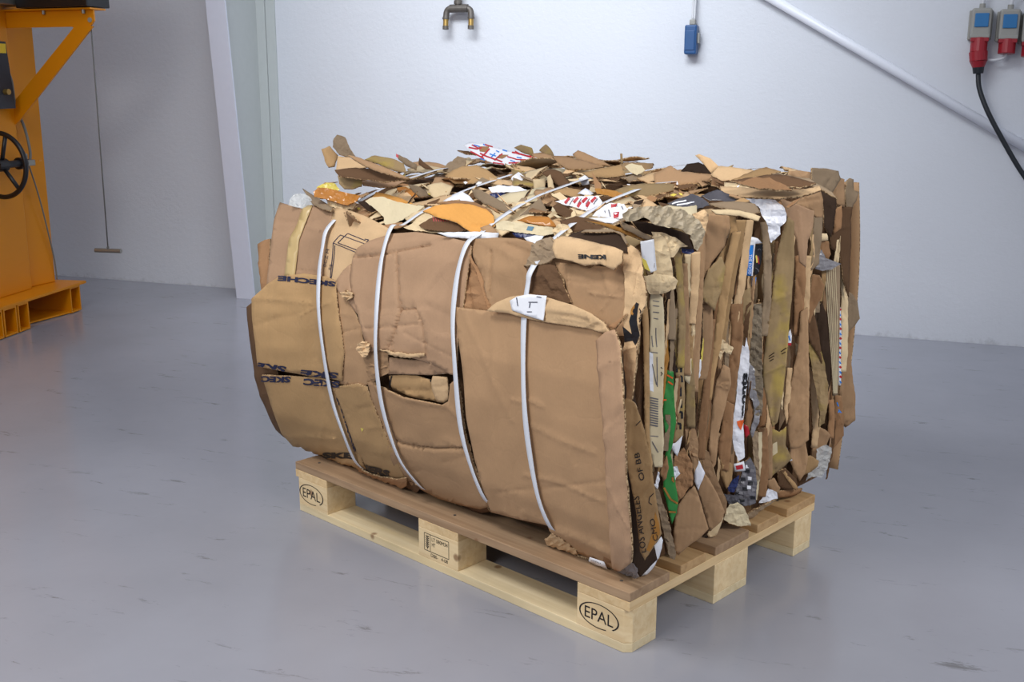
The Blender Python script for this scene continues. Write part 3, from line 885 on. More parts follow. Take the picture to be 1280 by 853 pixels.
    U = U @ np.array([[math.cos(a), -math.sin(a)], [math.sin(a), math.cos(a)]])
    uvl.data.foreach_set('uv', U[li].ravel())
    paper = mat in THICK
    o = link_mesh(name, me, [K[mat], K[mat] if paper else kraft_edge], parent or bale, smooth=smooth)
    md = o.modifiers.new('thickness', 'SOLIDIFY'); md.thickness = thick if thick else THICK.get(mat, .0042); md.offset = -1
    md.material_offset_rim = 1; md.use_even_offset = False
    if label: o['label'] = label
    h = Sheet(); h.o = o; h.map = mapf; h.poly = B; h.t = md.thickness
    return h


def raw(name, V2, Fc, host, mat, out=0.0009, clip=False):
    V2 = np.asarray(V2, float)
    if clip:
        ins = inside(V2, host.poly)
        Fc = [f for f in Fc if all(ins[i] for i in f)]
    if not Fc: return None
    X = host.map(V2, out)
    me = bpy.data.meshes.new(name); me.from_pydata([tuple(v) for v in X], [], Fc)
    return link_mesh(name, me, K[mat], host.o)


def fine(V2, Fc, mx=3.0):
    """cut long lettering faces so that they follow the sheet"""
    bm = bmesh.new(); vs = [bm.verts.new((v[0], v[1], 0)) for v in V2]
    for f in Fc:
        try: bm.faces.new([vs[i] for i in f])
        except ValueError: pass
    bmesh.ops.triangulate(bm, faces=bm.faces)
    for _ in range(4):
        es = [e for e in bm.edges if e.calc_length() > mx]
        if not es: break
        bmesh.ops.subdivide_edges(bm, edges=es, cuts=1)
        bmesh.ops.triangulate(bm, faces=[f for f in bm.faces if len(f.verts) > 3])
    bm.verts.index_update()
    V = np.array([[v.co.x, v.co.y] for v in bm.verts]); Fo = [[v.index for v in f.verts] for f in bm.faces]; bm.free()
    return V, Fo


def lettering(host, s, p0, p1, h, mat='inkblue', bold=0.03, shear=0.0, clip=True, name='printed_lettering', mirror=False, bend=0.0):
    """text from pixel p0 (baseline start) to p1 (baseline end); letter height h px, to the left of the reading direction"""
    V, Fc = text_mesh(s, bold)
    mn = V.min(0); mx = V.max(0); V = (V - mn) / (mx - mn)
    p0 = np.array(p0, float); p1 = np.array(p1, float); d = p1 - p0; L = np.linalg.norm(d); u = d / L
    up = np.array([u[1], -u[0]])
    if mirror: up = -up
    V2 = p0 + np.outer(V[:, 0] * L + V[:, 1] * shear * h, u) + np.outer(V[:, 1] * h + bend * 4 * V[:, 0] * (1 - V[:, 0]), up)
    V2, Fc = fine(V2, Fc)
    return raw(name, V2, Fc, host, mat, .0017, clip=clip)


def strokes(host, lines, w, mat='inkblue', name='print_and_glint_lines', out=0.0009, clip=False):
    V = []; Fc = []
    for ln in lines:
        for a, b in zip(ln[:-1], ln[1:]):
            a = np.array(a, float); b = np.array(b, float); L = np.linalg.norm(b - a)
            n = np.array([-(b - a)[1], (b - a)[0]]) / (L + 1e-9) * w / 2; k = max(1, int(L / 4))
            for j in range(k):
                q0 = a + (b - a) * j / k; q1 = a + (b - a) * (j + 1) / k; i = len(V)
                V += [q0 - n, q1 - n, q1 + n, q0 + n]; Fc.append([i, i + 1, i + 2, i + 3])
    return raw(name, V, Fc, host, mat, out, clip)


def patch(host, poly, mat, name='printed_patch', out=0.0008, step=4):
    P = [Vector(p) for p in poly]
    lo = np.min(np.array(poly, float), 0); hi = np.max(np.array(poly, float), 0)
    gx, gy = np.meshgrid(np.arange(lo[0] + 1, hi[0], step), np.arange(lo[1] + 1, hi[1], step)); G = np.stack([gx.ravel(), gy.ravel()], 1)
    B = []
    for i in range(len(poly)):
        a = np.array(poly[i], float); b = np.array(poly[(i + 1) % len(poly)], float); k = max(1, int(np.linalg.norm(b - a) / step))
        for j in range(k): B.append(a + (b - a) * j / k)
    G = G[inside(G, poly)] if len(G) else G
    V = np.concatenate([np.array(B), G]) if len(G) else np.array(B)
    res = delaunay_2d_cdt([Vector(v) for v in V], [], [list(range(len(B)))], 1, 1e-4)
    return raw(name, [[v.x, v.y] for v in res[0]], [list(f) for f in res[2]], host, mat, out)


def strip(pts, mat, off=0.0, turn=35, name='cardboard_strip', **k):
    """upright strip: pts = (x, y, width) down its middle"""
    L = [(x - w / 2, y) for x, y, w in pts]; R = [(x + w / 2, y) for x, y, w in pts]
    k.setdefault('rag', 0.35); k.setdefault('curl', 0.0); k.setdefault('wr', .003); k.setdefault('step', 4)
    return sheet(name, mat, 'S', off, L + R[::-1], turn=turn, **k)


# --- the pressed mass inside
def core():
    bm = bmesh.new(); N = 26
    r = random.Random(3)
    def pos(u, v, w):
        x0 = .0; z = .15 + w * .80; y = .055 + v * 1.14; x = .06 + u * .87
        fx = float(F(y, z)) + .035; x = fx + (1 - u) * 0 + u * (.95 - fx)
        z = .15 + w * (float(T(x, y)) - .03 - .15)
        b = .05 * math.sin(math.pi * w)
        if v > .5: y += b * (v - .5) * 2
        if u > .5: x += b * (u - .5) * 1.6
        return x, y, z
    def face(fn, nu, nv):
        g = [[bm.verts.new(fn(i / nu, j / nv)) for j in range(nv + 1)] for i in range(nu + 1)]
        for i in range(nu):
            for j in range(nv): bm.faces.new((g[i][j], g[i + 1][j], g[i + 1][j + 1], g[i][j + 1]))
    layer = [r.uniform(-.018, .018) for _ in range(400)]
    def jit(p, k, ax, s=1):
        q = list(p); q[ax] += layer[k % 400] * s; return q
    face(lambda a, b: pos(0, a, b), N, N)
    face(lambda a, b: jit(pos(a, 0, b), int(a * 90), 1, 1 if 0 < a < 1 and 0 < b < 1 else 0), 90, N)
    face(lambda a, b: jit(pos(a, 1, b), int(a * 90) + 100, 1, 1 if 0 < a < 1 and 0 < b < 1 else 0), 90, N)
    face(lambda a, b: pos(1, a, b), N, N)
    face(lambda a, b: jit(pos(a, b, 1), int(a * 90) + 200, 2, .6 if 0 < a < 1 and 0 < b < 1 else 0), 90, N)
    face(lambda a, b: pos(a, b, 0), N, N)
    bmesh.ops.remove_doubles(bm, verts=bm.verts, dist=.0005)
    bmesh.ops.recalc_face_normals(bm, faces=bm.faces)
    me = bpy.data.meshes.new('pressed_layers'); bm.to_mesh(me); bm.free(); me.uv_layers.new(name='UVMap')
    o = link_mesh('pressed_layers', me, K['dark'], bale)
    o['kind'] = 'stuff'; o['label'] = 'tightly pressed board layers inside the bale'
core()


def grid_sheet(name, rows, mat, parent=bale, thick=.004, smooth=True):
    """sheet from a grid of 3D points"""
    nr = len(rows); nc = len(rows[0])
    me = bpy.data.meshes.new(name)
    me.from_pydata([tuple(p) for rw in rows for p in rw], [], [(i * nc + j, i * nc + j + 1, (i + 1) * nc + j + 1, (i + 1) * nc + j) for i in range(nr - 1) for j in range(nc - 1)])
    uvl = me.uv_layers.new(name='UVMap')
    for lp in me.loops:
        i, j = divmod(lp.vertex_index, nc); uvl.data[lp.index].uv = (j * .012, i * .03)
    o = link_mesh(name, me, [K[mat], K[mat] if mat in THICK else kraft_edge], parent, smooth)
    md = o.modifiers.new('thickness', 'SOLIDIFY'); md.thickness = THICK.get(mat, thick); md.offset = 0; md.material_offset_rim = 1
    return o


def filler():
    """upright sheet ends between the larger pieces: near side, far side and back"""
    r = random.Random(21)
    mats = ['mid', 'olive', 'rust', 'gold', 'grey', 'dark', 'pink', 'mid', 'rust', 'olive', 'tan', 'light']
    for i in range(40):
        x = .035 + i * .0232 + r.uniform(-.006, .006); th = math.radians(r.uniform(18, 62)); w = r.uniform(.035, .06)
        p1, p2, p3 = (r.uniform(0, 6.28) for _ in range(3)); rows = []
        z0 = .15 + r.uniform(0, .03); z1 = float(T(x, 0)) - r.uniform(-.01, .08)
        for a in range(27):
            t = a / 26; z = z0 + (z1 - z0) * t
            dx = .010 * math.sin(5 * t + p1) + .004 * math.sin(17 * t + p2); ww = w * (1 + .22 * math.sin(9 * t + p3) + .1 * math.sin(31 * t + p1)); tt = th + .3 * math.sin(6 * t + p2)
            y0 = float(S(x, z)) + .050
            row = []
            for b in range(6):
                s = b / 5; bow = .006 * math.sin(math.pi * s + p1)
                row.append((x + dx + s * ww * math.cos(tt) + bow * math.sin(tt), y0 - s * ww * math.sin(tt) * .8 + bow * math.cos(tt), z))
            rows.append(row)
        grid_sheet('cardboard_strip', rows, mats[r.randrange(len(mats))])
    for i in range(26):      # far end, away from the photographer
        x = .085 + i * .033; th = math.radians(r.uniform(25, 60)); w = r.uniform(.05, .08); p1, p2 = r.uniform(0, 6), r.uniform(0, 6); rows = []
        z1 = float(T(x, 0)) - r.uniform(-.01, .06)
        for a in range(22):
            t = a / 21; z = .16 + (z1 - .16) * t; bl = .05 * math.sin(math.pi * t)
            rows.append([(x + .012 * math.sin(5 * t + p1) + s * w * math.cos(th), 1.17 + bl + s * w * math.sin(th), z) for s in (0, .33, .66, 1)])
        grid_sheet('far_end_strip', rows, mats[r.randrange(len(mats))])
    for k in range(5):       # large box faces across the back
        y0 = .03 + k * .235; p1 = r.uniform(0, 6); rows = []
        for a in range(20):
            t = a / 19; z = .16 + t * .79; bl = .045 * math.sin(math.pi * t)
            rows.append([(.975 + bl + .006 * math.sin(7 * t + 4 * s + p1) + .012 * (k % 2), y0 + s * .27, z) for s in [q / 10 for q in range(11)]])
        grid_sheet('back_panel', rows, ['mid', 'pink', 'gold', 'rust', 'mid'][k])
filler()


def top_scraps():
    r = random.Random(5)
    mats = ['mid', 'light', 'tan', 'olive', 'light', 'tan', 'grey', 'rust', 'light', 'gold', 'cream', 'mid', 'tan']
    for i in range(96):
        x = r.uniform(.06, .93); y = r.uniform(.06, 1.16)
        L = r.uniform(.06, .20); W = r.uniform(.03, .10); az = r.uniform(0, 6.28); pt = r.uniform(-.10, .26); rl = r.uniform(-.25, .25)
        if x + L * .6 > 1.0: x -= L * .5
        ex = Vector((math.cos(az), math.sin(az), 0)); ey = Vector((-ex.y, ex.x, 0))
        ph = r.uniform(0, 6); bend = r.uniform(-.04, .04); n = 8; m = 5; rows = []
        taper = r.uniform(-.5, .5)
        z0 = float(T(x, y)) + r.uniform(-.006, .010)
        for a in range(n):
            s = a / (n - 1) - .5
            row = []
            for b in range(m):
                q = (b / (m - 1) - .5) * (1 + taper * s) + r.uniform(-.03, .03)
                s2 = s + (r.uniform(-.06, .06) if a in (0, n - 1) else 0)
                z = math.sin(pt) * s2 * L + math.sin(rl) * q * W + bend * (s * s * 4 - .5) * L * 2 + .003 * math.sin(9 * s + 5 * q + ph)
                p = Vector((x, y, 0)) + ex * s2 * L + ey * q * W
                z += float(T(p.x, p.y)) - float(T(x, y)) if .0 < p.x < 1 else 0
                row.append((p.x, p.y, z0 + z))
            rows.append(row)
        grid_sheet('cardboard_scrap', rows, mats[r.randrange(len(mats))], thick=.0035)
top_scraps()

# --- straps
def strap(px_front, ys, topx, label, zoff=.016, off=.028):
    P = [tuple(p) for p in Surf('F', off).hit(px_front)]
    z = lambda x: float(T(x, 0))
    P = [Vector(p) for p in P]
    y1 = P[-1].y
    P.insert(0, P[0] + Vector((.035, .0, -.035)))
    for x in topx:
        t = min(1, max(0, (x) / .25)); P.append(Vector((x, y1 * (1 - t) + ys * t, z(x) + zoff * (1 if x < .5 else .55))))
    P += [Vector((1.0, ys, .955)), Vector((1.03, ys, .88)), Vector((1.045, ys, .6)), Vector((1.03, ys, .3)), Vector((.97, ys, .165))]
    # smooth
    out = []
    for i in range(len(P) - 1):
        p0 = P[max(i - 1, 0)]; p1 = P[i]; p2 = P[i + 1]; p3 = P[min(i + 2, len(P) - 1)]
        for j in range(5):
            t = j / 5; out.append(0.5 * ((2 * p1) + (p2 - p0) * t + (2 * p0 - 5 * p1 + 4 * p2 - p3) * t * t + (3 * p1 - p0 - 3 * p2 + p3) * t ** 3))
    out.append(P[-1])
    rows = []
    for i, p in enumerate(out):
        w = .0072 * (1 + .12 * math.sin(i * .5))
        rows.append([p + Vector((0, -w, 0)), p + Vector((0, 0, 0)), p + Vector((0, w, 0))])
    o = grid_sheet('strap', rows, 'strap', thick=.0008)
    o['label'] = label
TX = (.03, .09, .16, .24, .33, .43, .55, .68, .8, .92)
strap([(444, 577), (430, 545), (415, 500), (404, 440), (398, 385), (399, 340), (403, 310), (408, 288)], 1.03, TX, 'white strap furthest from the pallet corner', off=.024)
strap([(519, 602), (497, 570), (478, 510), (470, 450), (470, 400), (474, 345), (480, 310), (490, 283)], .745, TX, 'white strap across the torn pinkish panel')
strap([(604, 621), (588, 582), (575, 530), (568, 450), (566, 400), (570, 355), (576, 325), (585, 303)], .50, TX, 'white strap beside the left edge of the big plain panel')
strap([(686, 656), (672, 620), (661, 560), (655, 500), (654, 430), (656, 385), (660, 355), (664, 338)], .29, TX, 'white strap over the white shipping label', off=.036)


def fine_scraps():
    """small sharp-edged scraps: on the top, and along the near side between the upright sheets"""
    r = random.Random(77)
    mats = ['mid', 'light', 'tan', 'olive', 'dark', 'tan', 'grey', 'rust', 'deep', 'gold', 'cream', 'light', 'mid', 'dark', 'grey']
    for i in range(99):
        x = r.uniform(400, 1000); u = (x - 400) / 600
        if i < 70: y = r.uniform(212 + 4 * u, 262 - 4 * u)
        else:
            x = r.uniform(470, 830); y = r.uniform(245, 285)
        L = r.uniform(8, 34); W = r.uniform(3, 10); a = r.gauss(0, .35)
        ca, sa = math.cos(a), math.sin(a); n = r.choice((3, 4, 4, 5)); P = []
        for k in range(n):
            t = 6.283 * (k + r.uniform(-.25, .25)) / n
            P.append((x + ca * math.cos(t) * L / 2 - sa * math.sin(t) * W / 2, y + sa * math.cos(t) * L / 2 + ca * math.sin(t) * W / 2))
        sheet('torn_scrap', mats[r.randrange(len(mats))], 'T', r.uniform(.004, .022), P, turn=r.uniform(22, 60), wr=.001, step=4, rag=.3, smooth=False)
    for i in range(90):      # thin splinters of board and small bits of paper
        x = r.uniform(430, 1000); y = r.uniform(214, 268 if x < 830 else 244); L = r.uniform(6, 26); a = r.gauss(0, .55); w = r.uniform(.9, 2.2); dx, dy = math.cos(a) * L / 2, math.sin(a) * L / 2
        paper = i % 3 == 0
        if paper: L = r.uniform(4, 10); w = r.uniform(2, 4); dx, dy = math.cos(a) * L / 2, math.sin(a) * L / 2
        sheet('paper_scrap' if paper else 'board_splinter', ['white', 'cream', 'white', 'yellow', 'film'][r.randrange(5)] if paper else ['light', 'tan', 'dark', 'deep', 'light', 'tan'][r.randrange(6)], 'T', r.uniform(.012, .028),
              [(x - dx, y - dy), (x + dy / L * w, y - dx / L * w), (x + dx, y + dy), (x - dy / L * w, y + dx / L * w * 1.2)], turn=r.uniform(25, 65), wr=.001, step=4, rag=.3, smooth=False)
    for i in range(84):
        x = r.uniform(815, 1050); u = (x - 815) / 235
        y0 = r.uniform(300 - 20 * u, 560 - 20 * u); L = r.uniform(25, 90); y1 = min(y0 + L, 660 - 60 * u); w = r.uniform(2.2, 6.5); dx = r.uniform(-6, 4) - L * .06
        m = (y0 + y1) / 2
        strip([(x, y0, w * r.uniform(.5, 1)), (x + dx * .4 + r.uniform(-2, 2), m, w), (x + dx, y1, w * r.uniform(.4, 1))], mats[r.randrange(len(mats))], r.uniform(.008, .022), turn=r.uniform(30, 62), name='torn_strip', rag=.6, smooth=False, step=4)

# --- front side -------------------------------------------------------------------------------------------------
f = sheet
f('flattened_box', 'rust', 'F', .000, [(322, 305), (336, 298), (336, 350), (334, 366), (327, 368), (323, 330)], wr=.003, rag=.8)
f('flattened_box', 'dark', 'F', .000, [(308, 384), (315, 378), (326, 400), (345, 455), (352, 500), (368, 556), (353, 546), (345, 538), (326, 500), (318, 470), (311, 420)], wr=.003, turn=0)
h = f('flattened_box', 'pink', 'F', .008, [(350, 253), (378, 261), (383, 256), (400, 258), (416, 264), (410, 300), (404, 350), (402, 375), (332, 378), (334, 345), (342, 275)],
      cr=[([(345, 276), (374, 279)], -.004, 3), ([(394, 297), (392, 355)], -.002, 4), ([(384, 283), (408, 290)], .003, 4), ([(396, 262), (401, 285)], -.002, 5)], label='pinkish box panel under the first strap')
f('packing_tape', 'tape', 'F', .0115, [(379, 258), (391, 256), (381, 280), (374, 300), (368, 348), (355, 346), (361, 300), (370, 283)], wr=.001, rg=.001, rw=18, label='strip of clear yellowed tape')
f('cardboard_flap', 'grey', 'F', .030, [(378, 236), (398, 248), (416, 260), (414, 264), (404, 262), (390, 254)], wr=.002, turn=0, lean=-35)
h = f('flattened_box', 'light', 'F', .010, [(414, 266), (420, 259), (440, 264), (456, 270), (474, 279), (486, 286), (490, 300), (470, 340), (440, 375), (404, 372), (405, 320), (410, 285)],
      cr=[([(416, 281), (455, 284), (478, 290)], -.003, 4), ([(430, 272), (474, 292)], .002, 5)], wr=.003, label='light box panel printed with a line drawing')
strokes(h, [[(417, 304), (426, 294), (459, 306)], [(423, 304), (435, 292), (457, 301)], [(417, 304), (446, 316)], [(423, 304), (447, 313)], [(419, 307), (415, 345), (413, 352)], [(417, 304), (413, 350)], [(456, 299), (461, 300), (458, 303), (462, 305)]], .9, 'inkblue', 'printed_drawing', clip=True)
lettering(h, '0CZ M', (408, 334), (412, 312), 3.4, 'inkblue', 0.0, clip=True)
lettering(h, 'SS', (414, 338), (416, 331), 3.0, 'inkblue', 0.0, clip=True)
f('cardboard_strip', 'deep', 'F', -.006, [(366, 556), (384, 566), (404, 582), (400, 588), (384, 580), (374, 572)])
# left big panels
h = f('flattened_box', 'gold', 'F', .016, [(314, 374), (326, 363), (334, 355), (349, 346), (380, 342), (408, 346), (421, 352), (420, 362), (424, 400), (430, 440), (427, 477), (408, 473), (390, 471), (350, 464), (322, 458), (315, 400)],
      cr=[([(320, 373), (355, 375), (390, 379)], .004, 4), ([(333, 357), (334, 400), (336, 460)], -.003, 2.5), ([(391, 378), (393, 400), (398, 455)], -.006, 4), ([(378, 380), (380, 450)], .0015, 3), ([(350, 346), (346, 372)], .003, 5)],
      rg=.0012, rw=60, label='golden box panel at the left end of the bale')
lettering(h, 'SKECHE', (420, 352), (349, 344), 6.5, 'inkblue', .05, clip=False)
lettering(h, 'SKE', (359, 458.5), (321, 452.5), 8, 'inkblue', .05, shear=.3, clip=True)
lettering(h, 'SKE', (424, 466), (377, 462), 8, 'inkblue', .05, shear=.3, clip=True)
h = f('flattened_box', 'gold', 'F', .015, [(327, 469), (345, 470), (362, 471), (400, 473), (420, 478), (428, 500), (436, 530), (447, 560), (458, 587), (450, 592), (438, 591), (420, 589), (402, 582), (385, 573), (370, 562), (352, 543), (338, 505)],
      cr=[([(361, 546), (384, 546), (420, 549)], .003, 3), ([(402, 480), (415, 530), (434, 570)], -.004, 6), ([(400, 586), (440, 578), (458, 580)], .006, 4), ([(330, 470), (400, 474)], -.002, 4)], label='golden box panel below the slit at the left end')
lettering(h, 'SKEC', (363, 471), (327, 470), 7.5, 'inkblue', .05, clip=False)
lettering(h, 'SKEC', (425, 477), (380, 473), 8, 'inkblue', .05, clip=False)
lettering(h, 'SKE', (403, 573), (441, 574), 7.5, 'black', .06, clip=True)
h = f('flattened_box', 'mid', 'F', .009, [(419, 350), (432, 356), (438, 376), (452, 410), (456, 440), (470, 474), (455, 484), (440, 482), (423, 480), (424, 430), (422, 390)],
      cr=[([(421, 360), (424, 480)], .003, 4), ([(455, 445), (468, 465)], .003, 4), ([(432, 360), (433, 480)], .004, 7)], label='hollowed box panel with small slanted print')
lettering(h, 'SKECHERS', (412 + 14, 479), (411, 378), 4.5, 'inkblue', .05, shear=-.8, clip=True)
h = f('flattened_box', 'gold', 'F', .014, [(417, 484), (432, 482), (446, 480), (458, 484), (466, 505), (478, 535), (492, 570), (508, 602), (502, 610), (480, 604), (460, 596), (448, 580), (438, 550), (427, 515)],
      cr=[([(421, 490), (450, 560), (470, 596)], .004, 5), ([(450, 500), (500, 590)], -.002, 6), ([(460, 535), (480, 534)], .002, 3), ([(450, 562), (478, 568)], .002, 3)], label='narrow panel printed with slanted lettering')
lettering(h, 'SKECHERS', (446, 563), (422, 495), 5.5, 'inkblue', .05, shear=-.6, clip=True)
lettering(h, 'HERS', (448, 586), (486, 597), 8.5, 'black', .06, clip=True)
patch(h, [(451, 535), (455, 536), (453, 540)], 'yellow')
f('flattened_box', 'mid', 'F', .011, [(459, 478), (468, 477), (482, 505), (492, 540), (508, 575), (524, 606), (516, 611), (503, 604), (490, 575), (474, 535)], cr=[([(465, 482), (512, 600)], .002, 4)])
f('crumpled_cardboard', 'rust', 'F', .024, [(446, 583), (456, 590), (475, 597), (495, 600), (508, 598), (508, 608), (498, 613), (482, 612), (468, 608), (457, 602), (450, 594)], rg=.006, rw=16, step=3)
f('crumpled_cardboard', 'dark', 'F', .012, [(500, 600), (512, 600), (526, 610), (522, 615), (508, 612)], rg=.006, rw=12, step=3)
# central torn box
h = f('flattened_box', 'pink', 'F', .020, [(441, 322), (447, 310), (462, 301), (490, 292), (520, 290), (548, 294), (583, 302), (590, 308), (584, 340), (576, 400), (572, 440), (570, 470), (562, 468), (550, 460), (532, 453), (512, 447), (496, 444), (478, 438), (462, 440), (456, 425), (448, 395), (441, 372), (437, 345)],
      cr=[([(495, 316), (497, 345), (498, 375), (500, 388), (494, 408), (484, 434)], -.012, 1.3), ([(443, 322), (476, 319), (497, 314), (537, 307)], -.007, 1.5), ([(499, 388), (520, 386), (527, 402), (532, 440)], -.006, 1.2),
          ([(578, 314), (545, 345), (520, 375), (526, 400)], .004, 5), ([(442, 325), (446, 400), (460, 432)], .003, 5), ([(455, 310), (540, 300)], .004, 5), ([(530, 378), (570, 400)], -.002, 5), ([(545, 420), (572, 425)], .002, 5), ([(570, 370), (578, 405)], -.004, 4)], wr=.003, label='pinkish torn box panel in the middle of the front')
f('torn_edge', 'light', 'F', .026, [(474, 436), (490, 440), (510, 443), (530, 441), (530, 446), (510, 448), (490, 445)], rag=1.2, step=3, rg=.002, rw=8)
f('crumpled_cardboard', 'light', 'F', .030, [(446, 431), (454, 427), (462, 430), (462, 440), (456, 447), (449, 444), (445, 438)], rg=.009, rw=9, step=2.2, rag=.8)
f('crumpled_cardboard', 'light', 'F', .028, [(425, 366), (432, 363), (441, 366), (440, 373), (433, 376), (427, 372)], rg=.009, rw=8, step=2.2, rag=.6)
f('cardboard_flap', 'pink', 'F', .017, [(419, 352), (428, 338), (438, 330), (443, 350), (446, 375), (452, 400), (440, 385), (432, 372), (422, 364)], wr=.003, cr=[([(437, 335), (440, 375)], .004, 4)])
f('cardboard_flap', 'mid', 'F', .016, [(452, 440), (462, 440), (474, 437), (485, 442), (486, 466), (473, 473), (466, 478), (460, 470)], rg=.006, rw=18, step=3)
f('cardboard_strip', 'pink', 'F', .013, [(487, 447), (510, 450), (540, 451), (556, 460), (561, 467), (540, 469), (485, 468)], wr=.002, cr=[([(541, 455), (556, 464)], .004, 4)])
h = f('cardboard_flap', 'gold', 'F', .007, [(486, 470), (505, 469), (522, 470), (538, 475), (541, 490), (547, 503), (520, 498), (490, 488)], wr=.002, cr=[([(488, 488), (540, 489)], -.004, 4)])
strokes(h, [[(490, 470), (488, 478), (487, 486)], [(538, 475), (541, 480), (540, 487)]], 1.6, 'black', 'print_and_glint_lines')
f('cardboard_flap', 'light', 'F', .012, [(541, 470), (558, 472), (560, 485), (560, 500), (555, 504), (546, 503), (540, 488), (539, 478)], wr=.001)
h = f('flattened_box', 'mid', 'F', .018, [(466, 482), (480, 485), (492, 490), (505, 496), (530, 501), (553, 506), (560, 502), (563, 480), (572, 472), (577, 500), (581, 540), (592, 580), (608, 622), (611, 634), (600, 637), (575, 632), (548, 624), (526, 612), (514, 596), (498, 560), (484, 525)],
      cr=[([(478, 541), (503, 555), (520, 559), (542, 561), (590, 560)], -.009, 1.4), ([(485, 488), (505, 498), (553, 507)], .005, 4), ([(556, 505), (572, 520)], .004, 3), ([(540, 575), (560, 600)], -.002, 8)], label='plain box panel below the torn one, creased across')
f('cardboard_flap', 'dark', 'F', .004, [(560, 622), (580, 628), (608, 632), (612, 640), (600, 642), (575, 636)])  # darker colour imitates the shade under the panel's lower edge
# big plain panel at the near end
h = f('flattened_box', 'mid', 'F', .026, [(568, 384), (612, 389), (640, 390), (672, 398), (700, 403), (740, 408), (752, 413), (755, 450), (760, 540), (768, 640), (774, 690), (772, 712), (757, 708), (742, 700), (715, 690), (692, 670), (684, 658), (660, 652), (635, 646), (613, 641), (606, 620), (592, 575), (583, 520), (576, 450)],
      cr=[([(612, 390), (616, 430), (620, 560), (634, 640)], .0025, 3), ([(660, 530), (700, 550), (742, 566)], .003, 4), ([(656, 594), (690, 600), (756, 628)], .003, 3), ([(662, 500), (678, 508)], .004, 3), ([(640, 500), (656, 503)], .003, 3), ([(633, 400), (637, 520), (650, 640)], -.0015, 4), ([(690, 662), (720, 672), (770, 695)], .007, 6), ([(655, 640), (688, 655)], .003, 4)],
      wr=.003, wl=90, label='big plain kraft panel at the near end of the front')
h2 = f('cardboard_flap', 'pink', 'F', .046, [(744, 426), (757, 415), (769, 412), (776, 440), (779, 500), (782, 570), (786, 640), (790, 690), (788, 704), (766, 722), (762, 680), (757, 600), (752, 520), (747, 460)], turn=-20, wr=.003,
       cr=[([(765, 420), (772, 560), (780, 690)], -.002, 3), ([(758, 540), (780, 520)], .002, 4)], label='long folded flap at the near corner')
h = f('cardboard_flap', 'light', 'F', .030, [(612, 389), (624, 379), (640, 371), (662, 367), (690, 373), (718, 381), (742, 391), (760, 404), (768, 418), (750, 414), (735, 410), (700, 405), (668, 400), (640, 392)],
      cr=[([(660, 396), (700, 402), (745, 410)], -.006, 4), ([(670, 392), (720, 396), (755, 408)], -.004, 3), ([(680, 384), (740, 396)], .003, 4)], wr=.003, roll=([(620, 392), (700, 394), (760, 408)], 24, .012), label='rounded light flap above the big panel')
h2 = f('shipping_label', 'white', 'F', .0445, [(637, 376), (646, 371), (660, 368), (683, 370), (681, 385), (679, 401), (668, 398), (656, 394), (640, 388)], wr=.001, label='white shipping label torn at its lower edge')
strokes(h2, [[(646, 372), (647, 378), (648, 383)], [(661, 378), (672, 378)], [(663, 379), (662, 385)], [(659, 390), (665, 390)], [(671, 371), (677, 372)]], 1.0, 'inkblue', 'print_and_glint_lines')
h = f('flattened_box', 'mid', 'F', .014, [(588, 299), (620, 297), (645, 298), (666, 303), (668, 318), (662, 335), (665, 360), (662, 392), (630, 394), (613, 385), (604, 352), (592, 322)],
      cr=[([(613, 313), (612, 370)], -.005, 2), ([(632, 305), (662, 317), (666, 325)], -.006, 3), ([(604, 322), (612, 385)], .003, 3), ([(630, 306), (655, 372)], .001, 4), ([(652, 320), (653, 372)], .002, 3)], wr=.003, label='kraft panel between the third and fourth straps')
f('cardboard_strip', 'rust', 'F', .012, [(576, 330), (584, 310), (590, 318), (602, 345), (618, 388), (598, 390), (572, 388)], wr=.004, rg=.005, rw=26, cr=[([(590, 320), (614, 388)], .007, 2.2), ([(583, 340), (590, 388)], -.005, 3), ([(576, 366), (598, 368)], .005, 3)], step=4)
f('crumpled_cardboard', 'grey', 'F', .030, [(664, 308), (672, 300), (688, 296), (694, 306), (695, 322), (684, 328), (668, 332), (655, 332), (662, 320)], rg=.008, rw=16, step=2.6, rag=.6)
f('cardboard_flap', 'dark', 'F', .024, [(655, 332), (675, 328), (694, 332), (702, 350), (713, 378), (705, 380), (688, 376), (672, 372), (661, 366), (662, 346)], rg=.006, rw=24, cr=[([(680, 338), (690, 360)], .006, 4)], step=3)
f('flattened_box', 'mid', 'F', .013, [(694, 328), (720, 330), (760, 334), (780, 326), (781, 380), (781, 420), (768, 420), (752, 404), (728, 392), (712, 384), (700, 350)], cr=[([(712, 340), (712, 376)], .006, 2.5), ([(780, 350), (752, 388)], .002, 2), ([(755, 340), (762, 366)], .003, 3)], label='kraft panel beneath the rolled flap')
h = f('rolled_flap', 'light', 'F', .040, [(698, 302), (706, 297), (716, 298), (745, 305), (775, 313), (785, 318), (783, 332), (771, 340), (755, 333), (735, 335), (718, 329), (700, 326), (697, 314)],
      roll=([(698, 312), (785, 326)], 20, .018), rg=.003, rw=30, step=3, label='rolled light flap with upside-down letters')
lettering(h, 'KENE', (764, 323), (729, 322), 5.2, 'black', .05, clip=False)
f('cardboard_flap', 'deep', 'F', .022, [(706, 298), (716, 292), (728, 288), (770, 287), (778, 293), (784, 306), (785, 318), (745, 306)], wr=.002)  # dark sheet painting the shaded inside of the opening
f('cardboard_flap', 'grey', 'F', .036, [(726, 290), (732, 287), (771, 286), (779, 291), (785, 304), (782, 305), (776, 294), (769, 290)], wr=.001)
